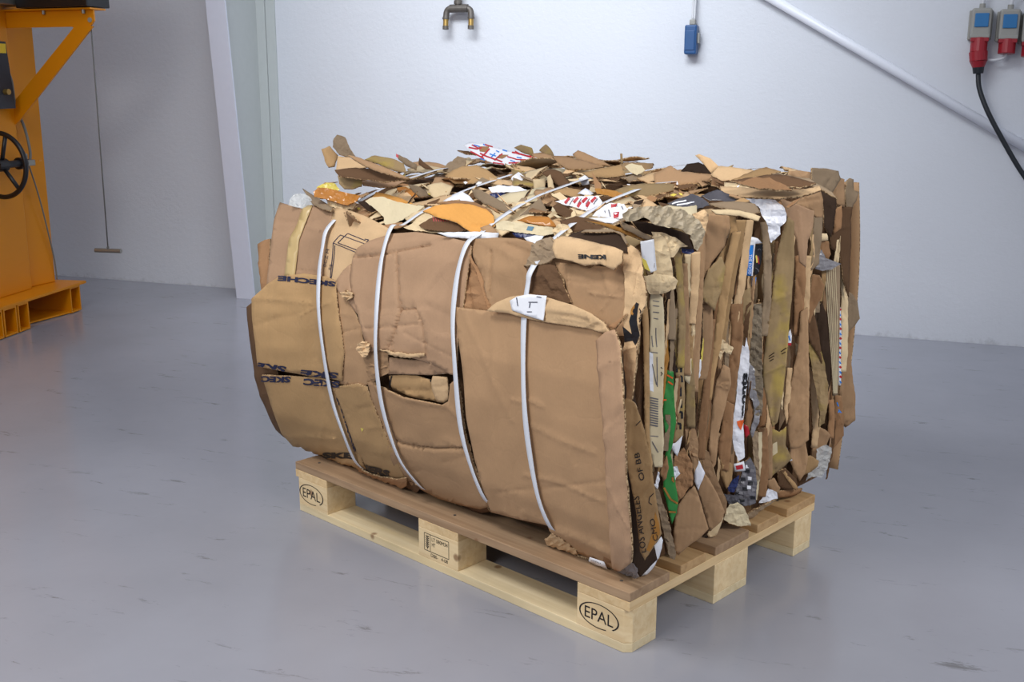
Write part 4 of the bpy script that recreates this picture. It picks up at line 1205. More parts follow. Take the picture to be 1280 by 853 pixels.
h = f('flattened_box', 'light', 'F', .026, [(779, 316), (788, 306), (797, 312), (803, 335), (808, 360), (806, 382), (799, 398), (797, 430), (793, 470), (791, 500), (785, 498), (780, 460), (779, 400), (781, 350)], rg=.004, rw=26, turn=-10, wr=.004, step=3, label='light corner strip with a black printed shape')
patch(h, [(778, 408), (789, 418), (786, 402), (795, 378), (799, 380), (796, 400), (800, 420), (795, 432), (790, 426), (780, 428)], 'black')
strokes(h, [[(800, 386), (802, 389), (801, 392)], [(799, 398), (802, 400), (800, 403)]], 1.2, 'black', 'print_and_glint_lines')
patch(h, [(788, 388), (794, 380), (793, 392), (789, 400)], 'ochre')
f('crumpled_cardboard', 'rust', 'F', .034, [(783, 392), (768, 412), (760, 408), (770, 402)], rg=.003, rw=10, step=3)
# lower edge bits on the deck
f('torn_edge', 'light', 'F', .030, [(681, 674), (690, 668), (705, 677), (720, 690), (722, 700), (712, 700), (695, 690), (683, 682)], rg=.006, rw=10, step=2.4, rag=.8)
f('cardboard_strip', 'mid', 'F', .024, [(700, 690), (722, 695), (745, 706), (772, 715), (776, 722), (760, 720), (735, 712), (712, 702)], wr=.002)
h = f('barcode_label', 'white', 'F', .036, [(737, 697), (755, 703), (759, 712), (752, 714), (735, 707)], wr=.0005, label='small white barcode label near the deck')
strokes(h, [[(740 + k * 1.8, 700 + k * .6), (738.5 + k * 1.8, 706 + k * .6)] for k in range(7)], .8, 'inkgrey', 'barcode')
f('crumpled_paper', 'greyfilm', 'F', .030, [(770, 712), (782, 702), (796, 706), (798, 722), (786, 728), (775, 722)], rg=.008, rw=9, step=2.4, rag=.8)

# --- near side --------------------------------------------------------------------------------------------------
g = lambda name, mat, off, pts, turn=40, **k: sheet(name, mat, 'S', off, pts, turn=turn, **{**dict(wr=.003, step=4, rag=.3), **k})
g('cardboard_strip', 'deep', .004, [(776, 430), (792, 470), (800, 560), (812, 660), (822, 700), (800, 722), (788, 700), (782, 600), (777, 500)], 20)  # dark sheet imitating the shade in the gap behind the corner flap
h = g('cardboard_flap', 'gold', .016, [(773, 514), (778, 502), (785, 496), (794, 505), (800, 520), (806, 540), (813, 575), (820, 620), (827, 668), (820, 680), (806, 701), (800, 690), (795, 640), (783, 575)], 52, cr=[([(806, 556), (796, 566)], .002, 3), ([(800, 624), (814, 604)], .002, 2)], label='long flap printed LOS ANGELES at the near corner')
lettering(h, 'LOS ANGELES', (808, 690), (799, 620), 8, 'black', .0, clip=True)
lettering(h, 'OF BB', (806, 600), (799, 565), 6.5, 'black', .0, clip=True)
lettering(h, 'CMO', (823, 676), (818, 648), 6, 'black', .0, clip=True)
strokes(h, [[(817, 617), (812, 622), (811, 628), (815, 631)], [(795, 532), (801, 526)]], 1.0, 'black', 'print_and_glint_lines')
patch(h, [(819, 640), (824, 655), (825, 668), (812, 690), (808, 688), (816, 665)], 'ochre', name='yellow_print', out=.0004)
g('packing_slip', 'white', .026, [(796, 716), (806, 700), (818, 682), (827, 672), (829, 676), (824, 698), (812, 716), (800, 727), (793, 726)], 30, rg=.002)
g('packing_slip', 'inkgrey', .030, [(800, 716), (812, 700), (823, 684), (822, 696), (810, 712), (800, 722)], 30, thick=.0006)
g('cardboard_strip', 'grey', .018, [(817, 606), (823, 610), (831, 636), (838, 660), (845, 690), (844, 701), (837, 698), (832, 676), (825, 645), (819, 625)], 40, rg=.005, rw=10, step=3, rag=.7)
g('cardboard_strip', 'gold', .012, [(800, 350), (807, 365), (811, 400), (812, 470), (812, 540), (816, 590), (812, 590), (806, 545), (805, 450), (803, 390)], 40)
h = g('printed_newspaper', 'cream', .014, [(811, 368), (822, 366), (829, 372), (831, 420), (830, 470), (828, 510), (830, 550), (828, 584), (818, 584), (812, 560), (811, 500), (812, 440), (813, 400)], 38, rg=.002, label='cream strip with a barcode on the near side')
strokes(h, [[(812.5, 497 + k * 3.1), (822.5, 499 + k * 3.1)] for k in range(12)], 1.5, 'inkgrey', 'barcode')
strokes(h, [[(815, 420), (816, 434)], [(820, 410), (821, 434)], [(813, 440), (822, 441)], [(815, 455), (821, 482)], [(821, 446), (822, 484)], [(813, 545), (823, 546)], [(815, 552), (823, 566)], [(816, 376), (824, 377)], [(816, 382), (824, 383)], [(816, 390), (824, 391)], [(817, 398), (823, 399)]], 1.0, 'inkgrey', 'print_and_glint_lines')
strokes(h, [[(826, 465), (828, 467), (826, 470)], [(826, 459), (828, 461)]], .9, 'black', 'print_and_glint_lines')
patch(h, [(811.5, 440), (816, 442), (817, 490), (812, 488)], 'white', out=.0004)
g('yellow_strip', 'ochre', .008, [(829, 402), (835, 415), (836, 450), (833, 470), (828, 520), (829, 450)], 30)
h = g('printed_carton', 'green', .012, [(834, 463), (842, 465), (843, 500), (845, 528), (841, 555), (838, 566), (843, 595), (848, 628), (846, 642), (840, 656), (836, 640), (829, 612), (830, 585), (833, 560), (829, 520), (830, 490)], 42, rg=.002, label='green printed carton edge with orange bands')
strokes(h, [[(834, 469), (841, 473)], [(835, 477), (841, 481)], [(829, 500), (833, 500)]], 2.0, 'vermil', 'orange_band')
strokes(h, [[(830, 610), (838, 624), (847, 630)], [(836, 640), (845, 641)], [(841, 597), (841, 602), (843, 602)]], 2.4, 'ochre', 'orange_band')
g('cardboard_strip', 'rust', .016, [(834, 570), (829, 580), (826, 590), (829, 602), (833, 598), (836, 585)], 40)
h = g('printed_carton', 'olive', .006, [(843, 400), (856, 395), (855, 450), (856, 500), (854, 545), (846, 556), (841, 553), (845, 500), (844, 450)], 42, label='kraft strip with bold black print')
for (x, y, hh) in ((849, 461, 9), (850, 474, 8), (848, 489, 12), (849, 505, 10), (850, 519, 9), (848, 533, 8)):
    strokes(h, [[(x - 3, y - hh / 2), (x + 3, y - hh / 2 + 1)], [(x - 3, y - hh / 2), (x - 3, y + hh / 2)], [(x + 2.5, y - hh / 2 + 1), (x + 2.5, y + hh / 2)]], 2.6, 'black', 'bold_print', clip=True)
g('torn_paper', 'white', .016, [(837, 556), (845, 554), (853, 545), (850, 560), (847, 571), (843, 566)], 30)
g('plastic_scrap', 'film', .018, [(818, 588), (824, 590), (825, 600), (822, 612), (817, 606), (816, 596)], 30, rg=.004, rw=8, step=2.5)
g('crumpled_cardboard', 'tan', .014, [(804, 345), (818, 342), (838, 344), (845, 350), (842, 360), (828, 367), (812, 368), (806, 360)], 35, rg=.008, rw=18, step=2.6, roll=([(806, 356), (842, 354)], 13, .012))
g('crumpled_cardboard', 'tan', .008, [(808, 305), (820, 290), (832, 298), (838, 320), (842, 345), (826, 352), (810, 345), (806, 325)], 30, rg=.006, rw=20, step=3)
strip([(833, 310, 8), (836, 345, 9), (838, 380, 11), (840, 425, 10)], 'grey', .009)
strip([(846, 305, 8), (850, 345, 9), (853, 400, 9), (851, 460, 9)], 'olive', .010)
strip([(856, 330, 7), (857, 365, 8), (858, 420, 8), (859, 470, 9)], 'mid', .012, turn=45)
strip([(840, 440, 9), (841, 470, 8)], 'deep', .004)
strip([(861, 318, 10), (862, 350, 9), (864, 372, 8)], 'tan', .010)
strip([(870, 315, 11), (869, 350, 11), (867, 380, 10), (865, 405, 9)], 'light', .018, turn=45)
strip([(864, 400, 9), (862, 430, 9), (862, 455, 9)], 'gold', .012)
strip([(876, 290, 10), (877, 320, 10), (875, 355, 8), (873, 400, 9), (870, 440, 10), (868, 490, 10)], 'mid', .010)
g('cardboard_flap', 'mid', .020, [(882, 269), (896, 266), (911, 269), (913, 284), (906, 308), (890, 328), (882, 345), (876, 352), (877, 325), (882, 296)], 48, wr=.004, cr=[([(884, 275), (905, 285)], .002, 5)], label='broad flap curling over at the top of the near side')
g('cardboard_flap', 'olive', .024, [(885, 338), (902, 320), (907, 335), (902, 362), (893, 389), (884, 380), (874, 371), (880, 352)], 46, cr=[([(900, 340), (888, 384)], .003, 2)], label='hanging flap with a slanted lower edge')
g('cardboard_strip', 'gold', .014, [(907, 268), (919, 266), (922, 290), (912, 315), (897, 345), (889, 362), (883, 350), (894, 328), (908, 306), (914, 285)], 45)
strip([(921, 290, 11), (913, 325, 12), (906, 360, 12), (901, 400, 11), (896, 435, 10), (889, 470, 9), (885, 500, 9)], 'gold', .014, turn=48)
strip([(884, 380, 12), (884, 410, 16), (882, 440, 14), (878, 475, 12)], 'mid', .010, turn=45)
strip([(890, 400, 9), (887, 440, 9), (883, 490, 9), (878, 535, 11), (876, 575, 10)], 'rust', .012, turn=45)
g('torn_paper', 'yellow', .018, [(877, 412), (880, 426), (878, 450), (872, 456), (870, 452), (873, 432)], 40)
g('torn_paper', 'white', .019, [(870, 448), (877, 450), (875, 470), (872, 480), (869, 486), (868, 466)], 40, rag=.8)
strip([(861, 450, 10), (863, 480, 11), (863, 510, 12), (864, 535, 11)], 'olive', .014, turn=45)
g('torn_paper', 'cream', .019, [(856, 450), (864, 448), (865, 466), (861, 480), (856, 476), (855, 462)], 40, rag=.8)
g('crumpled_cardboard', 'mid', .016, [(856, 534), (868, 532), (873, 552), (873, 580), (868, 592), (864, 572), (858, 556)], 45, rg=.005, rw=22)
g('crumpled_cardboard', 'rust', .012, [(843, 572), (855, 560), (866, 580), (866, 605), (856, 618), (848, 628), (842, 600)], 35, rg=.008, rw=18, step=3)
g('torn_paper', 'film', .016, [(838, 585), (846, 583), (850, 592), (844, 600), (838, 596)], 30, rg=.005, rw=8, step=2.4)
g('torn_paper', 'film', .016, [(852, 580), (860, 578), (858, 590), (853, 602), (850, 592)], 30, rg=.005, rw=8, step=2.4)
strip([(880, 500, 9), (878, 530, 10), (875, 560, 9)], 'light', .012)
g('cardboard_flap', 'mid', .014, [(904, 455), (912, 460), (914, 480), (906, 510), (899, 540), (895, 580), (889, 590), (886, 560), (890, 510), (896, 475)], 45, wr=.005)
g('cardboard_flap', 'rust', .010, [(905, 500), (918, 507), (915, 550), (911, 590), (903, 588), (897, 565), (903, 530)], 45)
g('cardboard_flap', 'gold', .018, [(897, 566), (904, 570), (916, 581), (915, 600), (908, 612), (901, 596)], 40, cr=[([(900, 570), (908, 608)], .004, 3)])
g('cardboard_flap', 'mid', .016, [(876, 560), (886, 566), (893, 590), (901, 610), (909, 628), (908, 645), (900, 636), (890, 616), (880, 592)], 48, wr=.005, rg=.004, rw=24)
h = g('cardboard_flap', 'mid', .026, [(868, 608), (874, 622), (880, 643), (886, 662), (876, 672), (862, 682), (848, 694), (843, 690), (842, 668), (844, 648), (848, 632), (857, 619)], 50, wr=.002, rag=.15, label='broad rounded flap resting on the deck, near side')
g('cardboard_flap', 'mid', .030, [(873, 606), (880, 591), (888, 602), (897, 618), (906, 640), (902, 652), (888, 665), (884, 652), (877, 628), (871, 612)], 50, wr=.002, rag=.15, label='second rounded flap resting on the deck, beside the broad one')
g('plastic_film', 'film', .036, [(870, 572), (875, 578), (881, 591), (877, 604), (873, 614), (868, 602), (868, 588)], 40, rg=.003, rw=12, step=3)
g('cardboard_strip', 'tan', .022, [(884, 668), (893, 660), (905, 646), (902, 655), (895, 670), (888, 676)], 30)
# middle of the near side
strip([(926, 275, 14), (922, 310, 12), (914, 350, 11), (906, 395, 11), (902, 430, 10)], 'gold', .012, turn=46)
strip([(938, 275, 9), (933, 310, 9), (927, 355, 9), (918, 400, 9), (912, 440, 8)], 'light', .010)
strip([(920, 380, 14), (922, 420, 15), (917, 460, 13), (912, 505, 12)], 'rust', .012, turn=46)
g('cardboard_flap', 'olive', .016, [(926, 366), (937, 360), (940, 385), (937, 415), (932, 432), (929, 405)], 44)
g('torn_edge', 'tan', .020, [(903, 424), (910, 430), (918, 436), (914, 444), (906, 440), (900, 450), (898, 436)], 40, rg=.006, rw=8, step=2.4, rag=.8)
h = g('printed_carton', 'blue', .022, [(934, 306), (944, 305), (942, 325), (940, 345), (935, 345), (930, 344), (932, 325)], 52, rag=0, wr=.001, label='bright blue and white carton')
patch(h, [(934, 306), (936, 306), (933.5, 344), (930, 344)], 'white'); patch(h, [(942.2, 305), (944, 305), (940.8, 345), (939.3, 345)], 'white')
patch(h, [(934.5, 302.5), (944, 301.5), (944, 306), (934, 307)], 'white')
lettering(h, 'THE FOOD', (936.5, 318), (935.2, 343), 3.6, 'white', .0, clip=False)
h = g('printed_carton', 'black', .028, [(944, 306), (954, 305), (952, 325), (948, 342), (943, 345), (942, 338), (943, 320)], 20, rag=0, wr=.001, label='black side of the blue carton')
patch(h, [(944.5, 320), (946, 319), (947, 328), (945, 329)], 'yellow'); strokes(h, [[(947, 320), (948, 330)]], 1.0, 'red', 'print_and_glint_lines'); strokes(h, [[(947, 313), (949, 311), (951, 313)], [(944, 335), (947, 337), (948, 340)]], .8, 'inkgrey', 'print_and_glint_lines')
g('printed_carton', 'white', .024, [(935, 302), (940, 296), (947, 298), (953, 304), (944, 305)], 40, rag=0)
g('printed_carton', 'blue', .016, [(940, 348), (946, 347), (944, 358), (942, 366), (940, 360)], 40, rag=0)
strip([(955, 278, 9), (958, 300, 9), (960, 335, 10), (959, 375, 10), (955, 420, 9)], 'grey', .022, turn=46, rg=.003)
strip([(947, 380, 11), (946, 415, 14), (945, 455, 15), (948, 495, 13), (947, 520, 10)], 'worn', .016, turn=44, rg=.010, rw=12, step=2.8)
h = g('plastic_bag', 'film', .026, [(933, 422), (931, 434), (925, 430), (924, 445), (922, 470), (921, 495), (917, 518), (914, 538), (917, 560), (923, 577), (931, 572), (930, 550), (929, 525), (932, 500), (936, 462), (937, 442)], 48, rg=.004, rw=18, step=2.8, label='white plastic bag with black letters')
lettering(h, 'monts', (932.5, 523), (934.5, 466), 7, 'black', .05, clip=True)
patch(h, [(921, 527), (930, 525), (928, 533), (926, 538), (922, 532)], 'vermil')
g('plastic_film', 'greyfilm', .020, [(936, 453), (943, 461), (946, 495), (951, 506), (949, 527), (940, 548), (938, 540), (944, 515), (940, 500), (935, 495)], 40, rg=.006, rw=12, step=2.8)
g('printed_scrap', 'red', .016, [(930, 531), (935, 533), (937, 542), (932, 548), (930, 540)], 40)
strip([(936, 500, 10), (937, 525, 12), (936, 545, 8)], 'rust', .010)
h = g('printed_bag', 'inkgrey', .018, [(930, 578), (938, 572), (944, 584), (946, 605), (945, 629), (932, 633), (916, 625), (920, 612), (926, 596)], 42, rg=.007, rw=12, step=2.6, label='crumpled dark bag printed with grey and white squares')
for (x, y) in ((934, 583), (940, 588), (930, 594), (937, 598), (928, 604), (936, 609), (942, 612), (926, 616), (934, 620)): patch(h, [(x - 2.4, y - 2), (x + 2.4, y - 1.6), (x + 2.2, y + 2.2), (x - 2.6, y + 2)], 'white' if (x + y) % 2 else 'greyfilm', out=.001)
for (x, y) in ((934, 589), (929, 599), (938, 604), (931, 611), (922, 617), (941, 622), (928, 626)): patch(h, [(x - 3.4, y - 2.2), (x + 2.8, y - 1.6), (x + 3.0, y + 2.2), (x - 3, y + 2)], 'black', out=.001)
g('plastic_scrap', 'navy', .020, [(910, 610), (916, 600), (924, 594), (923, 606), (918, 616), (911, 615)], 35, rg=.005, rw=10, step=2.5)
h = g('printed_scrap', 'white', .020, [(917, 580), (930, 577), (932, 588), (918, 590)], 35, rg=.002); patch(h, [(919, 582), (928, 580.5), (929, 586), (920, 587)], 'red')
g('crumpled_paper', 'cream', .030, [(906, 640), (912, 630), (922, 628), (930, 634), (936, 646), (938, 657), (926, 658), (912, 655), (905, 650)], 20, rg=.009, rw=18, step=2.6)
g('plastic_film', 'darkfilm', .012, [(905, 618), (925, 620), (930, 632), (912, 634)], 20, rg=.008, rw=10, step=2.5)
h = g('flattened_box', 'olive', .030, [(985, 271), (993, 277), (993, 330), (990, 370), (986, 415), (983, 455), (979, 490), (972, 528), (966, 534), (959, 505), (953, 475), (955, 445), (959, 410), (965, 370), (971, 320), (978, 290)], 50, label='tall olive panel in the middle of the near side',
      cr=[([(967, 375), (988, 368)], .003, 2.5), ([(962, 400), (986, 392)], -.002, 3), ([(956, 467), (982, 455)], .004, 3), ([(966, 480), (967, 530)], -.004, 3), ([(978, 478), (970, 528)], .003, 3)])
strokes(h, [[(961, 446), (968, 441)], [(961, 449), (968, 445)], [(962, 452), (967, 449)], [(976, 440), (983, 435)], [(977, 443), (982, 440)]], 1.2, 'deep', 'print_and_glint_lines')
g('white_paper_sheet', 'film', .034, [(930, 249), (950, 248), (968, 249), (978, 257), (984, 268), (983, 276), (975, 284), (976, 293), (964, 304), (961, 295), (960, 283), (953, 270), (948, 258)], 44, rg=.011, rw=17, step=2.8, wr=.005, label='crumpled white sheet hanging over the top of the near side')
g('cardboard_flap', 'pink', .022, [(975, 248), (998, 256), (1018, 264), (1016, 285), (1010, 300), (1007, 335), (999, 328), (996, 300), (985, 272)], 45, cr=[([(998, 258), (1004, 330)], .003, 3)])
strip([(1000, 320, 12), (1001, 350, 13), (999, 385, 12), (996, 420, 9)], 'rust', .018, turn=46)
strip([(1009, 320, 10), (1008, 360, 10), (1006, 400, 10)], 'light', .014, turn=46)
g('flattened_box', 'mid', .024, [(1001, 390), (1010, 385), (1011, 440), (1012, 480), (1011, 520), (1011, 550), (1000, 560), (988, 562), (984, 535), (985, 505), (990, 470), (997, 440)], 48, rg=.003, cr=[([(985, 530), (1004, 500)], .005, 3), ([(986, 560), (1010, 520)], .004, 2), ([(997, 470), (1002, 462)], .004, 3)], label='kraft panel right of the tall olive one')
h = g('tape_strip', 'white', .020, [(985, 418), (988, 412), (990, 420), (989, 432), (984, 432)], 40, rag=0); patch(h, [(984, 429), (989, 429), (989, 432), (984, 432)], 'red'); strokes(h, [[(986, 420), (988, 426)]], 1.4, 'blue')
g('torn_paper', 'cream', .020, [(994, 428), (998, 432), (998, 455), (994, 468), (992, 455)], 40)
strip([(988, 460, 6), (985, 490, 7), (983, 510, 6), (985, 530, 5)], 'light', .018)
g('cardboard_flap', 'rust', .026, [(1015, 343), (1024, 345), (1030, 357), (1026, 374), (1018, 388), (1011, 406), (1007, 398), (1011, 372)], 46, wr=.004, curl=.006)
g('cardboard_flap', 'deep', .010, [(1020, 388), (1027, 378), (1034, 395), (1037, 430), (1040, 470), (1036, 490), (1030, 470), (1024, 430)], 40)
g('cardboard_flap', 'dark', .016, [(1008, 405), (1018, 390), (1024, 420), (1028, 455), (1020, 440), (1012, 428)], 40)
h = g('sheet_stack', 'grey', .030, [(1029, 338), (1040, 336), (1050, 331), (1050, 380), (1049, 440), (1047, 494), (1041, 495), (1038, 440), (1035, 390)], 44, wr=.001, rag=0, label='stack of long pale grey sheets on edge')
strokes(h, [[(1031 + k * 2.6, 337 - k * .6), (1035.5 + k * 2.2, 400), (1039 + k * 1.5, 440), (1042 + k * .9, 492)] for k in range(6)], .7, 'cream', 'sheet_edge')
g('plastic_film', 'greyfilm', .024, [(1019, 336), (1021, 318), (1027, 312), (1032, 323), (1041, 326), (1051, 330), (1040, 337), (1028, 339)], 35, rg=.005, rw=9, step=2.5)
strip([(1053, 325, 7), (1056, 370, 8), (1056, 420, 9), (1054, 465, 9)], 'tan', .022)
h = strip([(1050, 385, 2.6), (1050, 430, 2.8), (1049.4, 482, 3)], 'white', .032, rag=0, name='tape_strip')
strokes(h, [[(1049, 386 + k * 12), (1051.4, 388 + k * 12)] for k in range(8)], 2.6, 'red', 'print_and_glint_lines'); strokes(h, [[(1049.2, 392 + k * 12), (1051, 395 + k * 12)] for k in range(8)], 1.6, 'blue', 'print_and_glint_lines')
g('cardboard_flap', 'grey', .014, [(1057, 363), (1066, 368), (1071, 378), (1074, 398), (1067, 408), (1058, 418), (1056, 400)], 30, wr=.004, curl=.008, label='flap sticking out at the right edge')
g('flattened_box', 'mid', .018, [(1057, 425), (1062, 430), (1065, 460), (1069, 492), (1069, 526), (1057, 535), (1051, 528), (1050, 490), (1053, 455)], 40, cr=[([(1053, 525), (1069, 522)], .004, 3)])
h = g('flattened_box', 'rust', .024, [(1044, 494), (1052, 496), (1055, 520), (1055, 545), (1046, 556), (1040, 562), (1040, 540), (1043, 515)], 42); strokes(h, [[(1046, 503), (1048, 508)], [(1048, 512), (1051, 516)], [(1047, 515), (1049, 514)]], 1.4, 'blue', 'print_and_glint_lines')
g('cardboard_flap', 'olive', .028, [(1010, 430), (1016, 426), (1024, 432), (1031, 455), (1035, 480), (1035, 502), (1030, 529), (1024, 535), (1025, 515), (1018, 478), (1012, 445)], 46, rg=.004, rw=14, step=3, label='olive taped roll on the right of the near side')
strip([(1015, 460, 6), (1018, 500, 8), (1021, 535, 9), (1018, 560, 8)], 'light', .020)
g('cardboard_flap', 'mid', .022, [(1023, 533), (1032, 538), (1038, 544), (1033, 560), (1023, 573), (1014, 577), (1017, 550)], 40)
strip([(1039, 500, 7), (1040, 525, 7), (1038, 548, 8)], 'rust', .018)
g('plastic_film', 'clear', .034, [(1022, 562), (1032, 556), (1040, 560), (1038, 575), (1033, 590), (1026, 597), (1014, 596), (1008, 602), (1010, 592), (1020, 582)], 20, rg=.008, rw=9, step=2.6, label='clear crinkled film hanging at the lower right')
g('cardboard_flap', 'gold', .026, [(1004, 572), (1014, 570), (1024, 577), (1022, 584), (1014, 590), (1005, 594)], 35)
g('flattened_box', 'mid', .022, [(988, 556), (1006, 550), (1010, 570), (1007, 592), (1000, 602), (992, 588), (986, 574)], 42)
h = g('flattened_box', 'olive', .028, [(964, 536), (974, 540), (983, 534), (982, 556), (990, 574), (982, 582), (972, 590), (962, 598), (963, 567)], 44, wr=.004, label='small olive box corner above the deck')
patch(h, [(966, 555), (971, 552), (972, 566), (964, 572)], 'cream', 'tape_piece')
g('printed_scrap', 'white', .020, [(984, 560), (991, 576), (983, 579)], 30)
strip([(953, 535, 12), (955, 565, 12), (955, 595, 12), (952, 622, 10)], 'rust', .022, turn=46)
strip([(961, 530, 8), (962, 570, 8), (961, 600, 8)], 'mid', .020, turn=46)
strip([(944, 540, 8), (945, 570, 7), (947, 600, 6)], 'grey', .016, rg=.006, rw=10)
g('cardboard_flap', 'dark', .018, [(972, 590), (982, 586), (996, 600), (998, 612), (986, 613), (974, 611)], 30)
g('cardboard_strip', 'gold', .024, [(975, 586), (980, 588), (994, 604), (998, 611), (994, 614), (984, 600)], 30)
g('cardboard_flap', 'mid', .024, [(958, 602), (968, 598), (975, 610), (973, 618), (962, 615)], 30)
g('cardboard_flap', 'rust', .020, [(970, 616), (985, 612), (1003, 611), (1000, 616), (990, 621), (974, 623)], 10)
g('foil_scrap', 'film', .032, [(948, 629), (955, 620), (960, 611), (966, 613), (971, 616), (972, 623), (962, 626), (955, 629)], 25, rg=.006, rw=10, step=2.4)
g('cardboard_strip', 'grey', .028, [(930, 648), (948, 634), (965, 627), (972, 625), (950, 638), (937, 655)], 10, rg=.004, rw=10, step=3)
# right back corner
g('flattened_box', 'dark', .010, [(1046, 258), (1066, 259), (1064, 275), (1063, 335), (1061, 372), (1054, 350), (1050, 318), (1040, 311), (1036, 285)], 20, label='tall brown panel at the far right corner')
g('green_tape', 'darkgreen', .017, [(1053, 270), (1057.5, 270), (1056.5, 311), (1048.5, 311)], 20, rag=0)
g('cardboard_flap', 'grey', .006, [(1015, 210), (1033, 211), (1048, 214), (1051, 224), (1042, 240), (1030, 238), (1015, 232)], 15)
g('cardboard_flap', 'mid', .014, [(1038, 224), (1048, 222), (1056, 224), (1056, 259), (1046, 256), (1038, 240)], 25, cr=[([(1040, 225), (1044, 255)], -.002, 4)])
g('cardboard_flap', 'grey', .016, [(1058, 226), (1062, 223), (1067, 224), (1068, 238), (1074, 240), (1070, 252), (1065, 260), (1058, 261), (1056, 245)], 25, rg=.003)
g('cardboard_flap', 'deep', .020, [(1024, 234), (1035, 239), (1046, 247), (1046, 259), (1043, 280), (1039, 297), (1030, 284), (1029, 258)], 35)
g('cardboard_flap', 'rust', .028, [(1043, 262), (1052, 257), (1053, 270), (1051, 286), (1042, 293)], 35); g('torn_edge', 'tan', .034, [(1024, 292), (1034, 292), (1036, 300), (1028, 302)], 30, rag=.6)
g('flattened_box', 'mid', .026, [(989, 252), (1008, 245), (1026, 238), (1029, 250), (1029, 272), (1020, 272), (1012, 262), (998, 258)], 40, cr=[([(992, 254), (1028, 248)], -.003, 2)])
g('cardboard_strip', 'grey', .018, [(1018, 270), (1029, 268), (1028, 290), (1024, 330), (1012, 340), (1014, 300)], 42)
g('cardboard_flap', 'rust', .024, [(1024, 300), (1036, 302), (1038, 318), (1034, 326), (1030, 322), (1025, 316)], 35)
g('cardboard_flap', 'mid', .008, [(986, 214), (1000, 213), (1014, 215), (1015, 228), (1000, 224), (986, 220)], 5)

# --- top --------------------------------------------------------------------------------------------------------
t_ = lambda name, mat, pts, turn=30, off=.008, **k: sheet(name, mat, 'T', off, pts, turn=turn, **{**dict(wr=.003, step=4, rag=.4), **k})
t_('crumpled_cardboard', 'grey', [(417, 174), (421, 168), (431, 171), (438, 187), (445, 197), (434, 196), (424, 193), (416, 184)], 70, ax=.16, rg=.008, rw=16, step=2.6, off=0, label='upright crumpled scrap at the far left of the top')
t_('cardboard_flap', 'gold', [(402, 187), (412, 183), (422, 194), (418, 208), (411, 210), (407, 202)], 70, ax=.13, off=0, curl=.004)
t_('cardboard_flap', 'light', [(422, 195), (436, 197), (450, 204), (459, 209), (441, 213), (420, 215)], 60, ax=.12, off=0, wr=.002, label='pale flap sticking up at the far left of the top')
t_('cardboard_flap', 'dark', [(418, 212), (445, 210), (470, 212), (512, 224), (480, 227), (452, 224), (424, 220)], 40, ax=.10, off=0)  # shaded underside of the long flap, painted as a darker sheet
t_('cardboard_flap', 'mid', [(434, 194), (455, 199), (476, 207), (513, 223), (500, 222), (476, 216), (460, 209), (444, 201)], 50, ax=.13, off=0, label='long folded flap at the far left of the top')
t_('cardboard_flap', 'olive', [(422, 220), (438, 222), (452, 223), (452, 232), (440, 236), (430, 236), (424, 230)], 60, ax=.08, off=0)
t_('cardboard_flap', 'pink', [(452, 226), (480, 225), (508, 226), (493, 233), (474, 234), (453, 231)], 50, ax=.13, off=0)
t_('yellow_bag', 'yellow', [(396, 236), (400, 231), (408, 228), (418, 229), (425, 238), (412, 240)], 55, ax=.06, off=0, rg=.005, rw=10, step=2.6)
t_('tape_bundle', 'amber', [(392, 240), (398, 234), (412, 236), (426, 240), (450, 244), (446, 251), (434, 257), (418, 252), (402, 248), (393, 246)], 45, ax=.05, off=0, rg=.006, rw=14, step=2.8, label='glossy amber tape bundle')
t_('plastic_film', 'clear', [(361, 257), (362, 249), (369, 242), (380, 242), (388, 246), (391, 254), (380, 261)], 55, ax=.02, off=0, rg=.008, rw=10, step=2.6)
t_('crumpled_cardboard', 'tan', [(408, 250), (420, 246), (436, 250), (446, 254), (440, 262), (424, 262), (412, 258)], 40, ax=.05, off=0, rg=.010, rw=10, step=2.5)
t_('kraft_paper', 'cream', [(456, 251), (466, 247), (478, 246), (497, 253), (514, 256), (531, 258), (517, 267), (500, 276), (488, 283), (481, 281), (480, 272), (470, 262)], 32, rg=.004, rw=24, step=3, label='sheet of cream wrapping paper on the top')
t_('cardboard_flap', 'deep', [(446, 252), (456, 251), (466, 256), (480, 268), (480, 273), (460, 264)], 35)
t_('orange_board', 'orange', [(465, 247), (470, 240), (484, 243), (498, 247), (518, 255), (512, 257), (497, 254), (478, 248)], 45)
t_('orange_board', 'amber', [(496, 235), (507, 233), (516, 239), (524, 247), (511, 248), (498, 243)], 40)
t_('cardboard_flap', 'grey', [(510, 230), (522, 233), (533, 239), (537, 245), (525, 247), (516, 240)], 40)
t_('cardboard_flap', 'olive', [(456, 199), (469, 194), (480, 196), (492, 199), (505, 205), (508, 216), (496, 214), (476, 206)], 50, ax=.33, off=0, label='olive flap lying along the far edge of the top')
h = t_('cardboard_flap', 'grey', [(495, 192), (508, 198), (521, 206), (520, 213), (508, 207), (498, 199)], 60, ax=.36, off=0); patch(h, [(495, 192), (498, 194), (498, 198), (495, 196)], 'red')
t_('cardboard_flap', 'dark', [(524, 197), (532, 204), (543, 213), (532, 211), (523, 205)], 60, ax=.40, off=0)
t_('cardboard_flap', 'mid', [(508, 204), (524, 202), (548, 204), (560, 208), (545, 214), (520, 214)], 40, ax=.5, off=0)
h = t_('printed_bag', 'film', [(579, 181), (586, 179), (601, 179), (624, 185), (650, 192), (668, 196), (686, 203), (685, 206), (652, 208), (624, 206), (610, 201), (596, 194), (585, 187)], 45, ax=.62, off=0, rg=.003, rw=18, step=3, label='red and white printed bag at the back of the top')
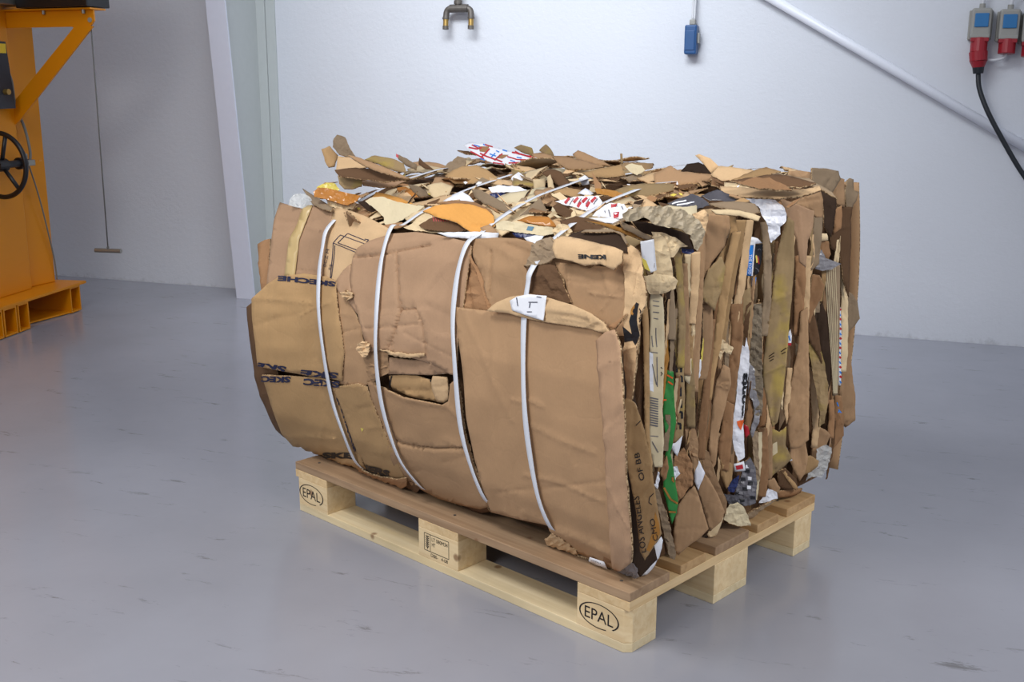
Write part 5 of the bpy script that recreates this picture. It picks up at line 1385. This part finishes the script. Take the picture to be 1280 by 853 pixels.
strokes(h, [[(586, 185), (596, 187), (604, 185)], [(600, 192), (622, 200), (628, 203)], [(612, 186), (605, 193), (602, 196)], [(628, 192), (618, 200)], [(640, 191), (668, 197)], [(636, 205), (660, 203), (684, 203)], [(588, 190), (605, 198)], [(668, 206), (680, 202)]], 1.8, 'red', 'print_and_glint_lines')
strokes(h, [[(612, 192), (620, 195)], [(614, 196), (619, 191)], [(592, 182), (600, 184)], [(600, 198), (606, 200)], [(628, 187), (634, 189)], [(650, 203), (655, 203)]], 1.4, 'blue', 'print_and_glint_lines')
strokes(h, [[(590, 182), (598, 186)], [(606, 181), (616, 184)], [(634, 196), (646, 200), (660, 200)], [(644, 190), (652, 194), (664, 195)], [(616, 203), (630, 206)]], 1.5, 'red', 'print_and_glint_lines'); strokes(h, [[(638, 201), (644, 203)], [(620, 188), (624, 190)], [(646, 197), (652, 198)], [(604, 181), (608, 182)]], 1.3, 'blue', 'print_and_glint_lines')
patch(h, [(598, 184), (612, 183), (608, 190), (600, 190)], 'rust'); patch(h, [(624, 193), (636, 194), (628, 199), (622, 198)], 'rust'); patch(h, [(650, 201), (672, 199), (668, 203), (652, 204)], 'rust')
t_('cardboard_flap', 'dark', [(572, 188), (585, 189), (596, 193), (582, 192)], 30, ax=.6, off=0)
t_('cardboard_flap', 'olive', [(643, 185), (651, 181), (665, 185), (667, 190), (664, 194), (652, 190)], 55, ax=.78, off=0)
t_('cardboard_flap', 'olive', [(674, 188), (678, 184), (682, 180), (688, 186), (693, 195), (682, 194)], 65, ax=.75, off=0)
t_('cardboard_flap', 'mid', [(664, 193), (676, 191), (700, 197), (718, 205), (700, 210), (680, 206)], 35, ax=.68, off=0)
t_('cardboard_flap', 'gold', [(556, 220), (566, 213), (578, 208), (596, 206), (612, 214), (628, 227), (600, 229), (568, 229)], 34, label='broad kraft flap left of the second strap')
t_('crumpled_cardboard', 'grey', [(553, 214), (560, 204), (572, 195), (583, 198), (580, 211), (566, 217)], 55, rg=.008, rw=14, step=2.6)
t_('white_paper_sheet', 'white', [(554, 252), (564, 246), (577, 239), (587, 245), (598, 259), (588, 257), (576, 254)], 35, wr=.002, label='white paper corner in the middle of the top')
t_('cardboard_flap', 'grey', [(589, 236), (601, 238), (622, 249), (645, 263), (640, 268), (621, 261), (604, 254), (593, 246)], 38, label='grey brown slab leaning beside the white paper')
t_('cardboard_flap', 'dark', [(609, 251), (616, 252), (636, 262), (630, 264), (612, 260)], 35, off=.014)
h = t_('orange_board', 'orange', [(528, 264), (545, 257), (565, 254), (590, 256), (608, 262), (617, 270), (619, 283), (602, 293), (588, 290), (570, 278), (548, 272)], 38, wr=.002, cr=[([(590, 282), (616, 284)], -.004, 2)], label='bright orange box panel on the top edge')
t_('cardboard_flap', 'rust', [(545, 254), (565, 250), (592, 252), (613, 262), (618, 271), (606, 262), (588, 257), (565, 256)], 50, off=.014)  # shadow rim above the orange panel, imitated by a darker sheet
h = t_('cardboard_strip', 'dark', [(524, 282), (535, 274), (548, 270), (570, 270), (585, 273), (590, 286), (575, 290), (550, 289), (532, 287)], 45, off=.016, rg=.004, rw=16, step=3)
strokes(h, [[(541 + k * 3, 270.5), (542.5 + k * 3, 277)] for k in range(7)], 1.0, 'red', 'print_and_glint_lines')
t_('cardboard_strip', 'tan', [(505, 285), (520, 277), (534, 275), (548, 283), (560, 291), (540, 291), (520, 289)], 45, off=.012, rg=.006, rw=12, step=3)
t_('white_paper_sheet', 'white', [(546, 291), (585, 290), (624, 291), (622, 299), (590, 299), (560, 296)], 60, off=.002)
t_('cardboard_flap', 'mid', [(600, 285), (612, 280), (620, 288), (628, 296), (612, 298)], 40)
t_('plastic_film', 'film', [(610, 234), (622, 232), (646, 233), (663, 239), (646, 241), (614, 240)], 35, rg=.004, rw=12, step=3)
t_('plastic_scrap', 'navy', [(612, 243), (622, 241), (632, 242), (632, 252), (624, 252), (616, 248)], 45, rg=.008, rw=8, step=2.4)
t_('crumpled_paper', 'white', [(638, 224), (643, 219), (648, 216), (656, 221), (653, 228), (644, 229)], 60, rg=.005, rw=8, step=2.6)
t_('cardboard_flap', 'dark', [(678, 218), (689, 211), (702, 215), (716, 234), (704, 238), (694, 230)], 60, roll=([(684, 220), (706, 232)], 9, .008))
t_('cardboard_flap', 'tan', [(666, 224), (682, 223), (681, 236), (668, 239)], 60)
t_('cardboard_flap', 'tan', [(684, 222), (688, 218), (692, 230), (694, 242), (686, 240)], 60)
t_('cardboard_flap', 'grey', [(646, 273), (660, 261), (675, 248), (681, 258), (686, 269), (672, 268), (658, 270)], 50, label='upright brown triangle beside the third strap')
h = t_('cardboard_roll', 'cream', [(619, 279), (630, 276), (658, 280), (690, 285), (695, 292), (680, 295), (650, 291), (620, 286)], 50, rg=.004, rw=16, step=3, off=.014); patch(h, [(660, 283), (668, 284), (665, 289), (658, 288)], 'bstain')
t_('cardboard_flap', 'amber', [(646, 276), (662, 270), (686, 271), (696, 284), (680, 283), (660, 279)], 40, off=.01)
t_('plastic_scrap', 'navy', [(640, 291), (660, 289), (684, 294), (670, 298), (645, 297)], 40)
t_('white_paper_sheet', 'white', [(655, 297), (668, 294), (680, 295), (674, 304), (664, 306)], 50, off=.004)
t_('crumpled_cardboard', 'tan', [(690, 288), (698, 280), (710, 282), (716, 290), (708, 298), (695, 300)], 50, rg=.010, rw=10, step=2.5)
h = t_('printed_bag', 'film', [(694, 252), (708, 248), (722, 246), (748, 245), (753, 253), (746, 262), (740, 266), (726, 261), (706, 256)], 50, rg=.004, rw=14, step=2.8, label='red and white printed bag in the middle of the top')
strokes(h, [[(706 + k * 11, 254 - k * .3), (712 + k * 11, 248 - k * .3)] for k in range(4)], 3.4, 'red', 'print_and_glint_lines')
strokes(h, [[(722 + k * 11, 259 - k * .2), (726 + k * 11, 253 - k * .2)] for k in range(2)], 3.4, 'red', 'print_and_glint_lines')
strokes(h, [[(712 + k * 10, 256), (717 + k * 10, 249)] for k in range(4)], 1.2, 'inkgrey', 'print_and_glint_lines')
h = t_('printed_bag', 'film', [(740, 270), (752, 260), (762, 254), (780, 255), (785, 262), (777, 274), (760, 272)], 50, rg=.005, rw=12, step=2.8, label='second half of the red and white bag, beside the fourth strap')
patch(h, [(767, 266), (774, 265), (773, 272), (767, 273)], 'red'); strokes(h, [[(756, 264), (758, 270)], [(761, 263), (763, 271)], [(777, 258), (779, 262)], [(766, 258), (772, 258)]], 1.2, 'inkgrey', 'print_and_glint_lines'); patch(h, [(764, 256), (772, 255), (770, 259), (764, 260)], 'red')
t_('cardboard_flap', 'dark', [(690, 258), (700, 254), (712, 262), (722, 272), (712, 274), (698, 268)], 45, rg=.004)
t_('cardboard_flap', 'tan', [(714, 266), (718, 262), (722, 276), (718, 281), (713, 278)], 60)
t_('cardboard_strip', 'tan', [(712, 260), (726, 264), (742, 268), (738, 272), (722, 269)], 40)
t_('cardboard_flap', 'dark', [(700, 276), (720, 270), (738, 274), (776, 284), (770, 292), (740, 288), (716, 290), (704, 292)], 35)
t_('plastic_film', 'film', [(736, 272), (760, 272), (778, 276), (778, 281), (756, 278)], 40, off=.012)
g('cardboard_strip', 'ochre', .010, [(732, 276), (762, 280), (790, 290), (814, 300), (812, 303), (785, 294), (760, 284)], 0)
g('cardboard_strip', 'grey', .016, [(776, 276), (790, 283), (806, 292), (817, 299), (812, 301), (796, 294), (780, 286)], 0)
h = g('white_paper_sheet', 'white', .014, [(800, 302), (817, 299), (819, 315), (821, 338), (814, 341), (806, 335), (802, 318)], 20, rag=.1); patch(h, [(802, 322), (808, 326), (813, 340), (806, 336)], 'yellow')
g('plastic_film', 'beige', .034, [(777, 268), (788, 262), (800, 258), (830, 258), (858, 263), (872, 275), (880, 290), (878, 304), (871, 314), (867, 311), (862, 295), (848, 285), (832, 284), (818, 281), (806, 271), (794, 276), (782, 277)], 15, rg=.011, rw=15, step=2.8, wr=.006, label='dirty beige plastic film folded over the near edge')
g('cardboard_flap', 'deep', .004, [(790, 276), (820, 280), (860, 292), (866, 312), (845, 310), (820, 296), (800, 290)], 10)  # shade of the hollow under the film, put into the sheet's colour
g('crumpled_cardboard', 'tan', .018, [(814, 290), (828, 291), (844, 297), (860, 308), (850, 310), (842, 322), (834, 322), (822, 306)], 30, rg=.007, rw=16, step=3)
g('plastic_scrap', 'navy', .026, [(850, 309), (864, 308), (868, 315), (862, 318), (853, 316)], 30, rg=.004, rw=6, step=2.4)
g('crumpled_cardboard', 'light', .030, [(866, 268), (880, 262), (886, 268), (882, 290), (876, 284), (868, 276)], 30, rg=.006, rw=14, step=3)
h = t_('plastic_film', 'darkfilm', [(834, 255), (848, 249), (866, 242), (878, 248), (888, 256), (872, 261), (852, 259)], 34, rg=.004, rw=16, step=3, label='dark grey plastic film on the near top edge')
strokes(h, [[(840, 255), (858, 251)], [(846, 257), (868, 253)]], 1.6, 'film', 'print_and_glint_lines')  # pale streaks are painted glints on the glossy film
t_('plastic_film', 'darkfilm', [(876, 245), (886, 240), (896, 237), (912, 243), (926, 250), (906, 252), (888, 251)], 34, rg=.003, rw=16, step=3)
t_('cardboard_flap', 'grey', [(886, 254), (905, 252), (925, 252), (944, 254), (950, 264), (944, 267), (918, 263), (900, 260)], 40, label='grey brown slab on the near top edge')
t_('cardboard_strip', 'tan', [(888, 262), (915, 262), (940, 266), (950, 270), (948, 276), (925, 270), (895, 268)], 60)
t_('cardboard_flap', 'light', [(869, 194), (874, 193), (888, 198), (898, 208), (892, 214), (889, 217), (880, 205)], 75, ax=.72, off=0, wr=.001, label='pointed light flap standing up at the back of the top')
t_('cardboard_flap', 'deep', [(849, 216), (859, 205), (873, 203), (880, 206), (890, 218), (872, 216)], 60, ax=.62, off=0)
t_('cardboard_flap', 'mid', [(818, 216), (838, 207), (850, 214), (892, 218), (896, 226), (866, 229), (836, 233), (818, 232)], 42, ax=.50, off=0, label='wide kraft panel along the back of the top')
t_('cardboard_flap', 'light', [(888, 218), (899, 208), (920, 209), (942, 213), (934, 223), (902, 227)], 42, ax=.52, off=0)
t_('cardboard_flap', 'gold', [(914, 225), (930, 218), (946, 212), (958, 209), (976, 215), (962, 219), (940, 222)], 35, ax=.5, off=0)
t_('cardboard_flap', 'dark', [(912, 226), (940, 222), (970, 217), (1000, 222), (1020, 230), (1000, 234), (960, 231)], 25, ax=.45, off=0)
t_('cardboard_flap', 'rust', [(920, 228), (945, 222), (962, 222), (978, 230), (990, 238), (950, 236)], 35, ax=.42, off=0, rg=.004)
t_('cardboard_flap', 'grey', [(964, 217), (985, 219), (1012, 224), (1040, 240), (1046, 248), (1024, 236), (1010, 232), (980, 226)], 35, ax=.55, off=0)
t_('cardboard_flap', 'light', [(900, 233), (930, 234), (960, 236), (1000, 236), (1024, 233), (1026, 238), (1000, 244), (974, 248), (930, 246), (902, 242)], 22, label='long light slab at the right of the top')
t_('cardboard_flap', 'tan', [(905, 228), (940, 231), (975, 234), (940, 238), (905, 236)], 25)
t_('cardboard_flap', 'olive', [(768, 238), (784, 232), (802, 229), (842, 230), (842, 238), (820, 243), (796, 247), (776, 243)], 30, wr=.001, label='flat olive sheet between the third and fourth straps')
t_('cardboard_roll', 'ochre', [(743, 236), (755, 236), (768, 238), (788, 246), (780, 249), (760, 245), (746, 243)], 40, rg=.005, rw=10, step=3)
t_('cardboard_flap', 'light', [(788, 254), (798, 250), (808, 248), (822, 257), (808, 260), (796, 259)], 32)
t_('torn_paper', 'white', [(723, 224), (734, 218), (737, 230), (728, 232)], 55)
t_('torn_paper', 'film', [(722, 242), (732, 236), (742, 242), (736, 246)], 35)
t_('cardboard_flap', 'mid', [(716, 192), (722, 187), (740, 195), (764, 207), (745, 206), (722, 200)], 50, ax=.66, off=0)
t_('cardboard_flap', 'mid', [(690, 195), (704, 195), (720, 198), (756, 208), (736, 212), (710, 211), (698, 204)], 40, ax=.55, off=0)
t_('cardboard_stub', 'olive', [(775, 192), (778, 192), (779, 205), (776, 205)], 80, ax=.62, off=0, rag=0)
t_('crumpled_paper', 'cream', [(781, 208), (790, 204), (802, 207), (807, 213), (796, 219), (786, 214)], 50, ax=.55, off=0, rg=.004, rw=10, step=2.6)
t_('cardboard_flap', 'gold', [(728, 216), (750, 211), (776, 206), (782, 219), (760, 222), (736, 222)], 42, ax=.42, off=0)
t_('cardboard_flap', 'dark', [(730, 217), (755, 217), (782, 220), (770, 226), (745, 226)], 30)
t_('cardboard_flap', 'light', [(796, 222), (815, 216), (832, 212), (846, 222), (836, 232), (812, 230)], 35)
t_('cardboard_flap', 'gold', [(690, 240), (706, 234), (722, 236), (738, 242), (716, 246)], 30)
t_('cardboard_flap', 'light', [(640, 206), (660, 209), (680, 214), (664, 222), (644, 214)], 35)
t_('cardboard_flap', 'tan', [(534, 232), (552, 228), (566, 233), (560, 246), (546, 250), (538, 244)], 38)
t_('cardboard_flap', 'light', [(612, 222), (636, 226), (660, 232), (640, 233), (612, 230)], 30)

fine_scraps()
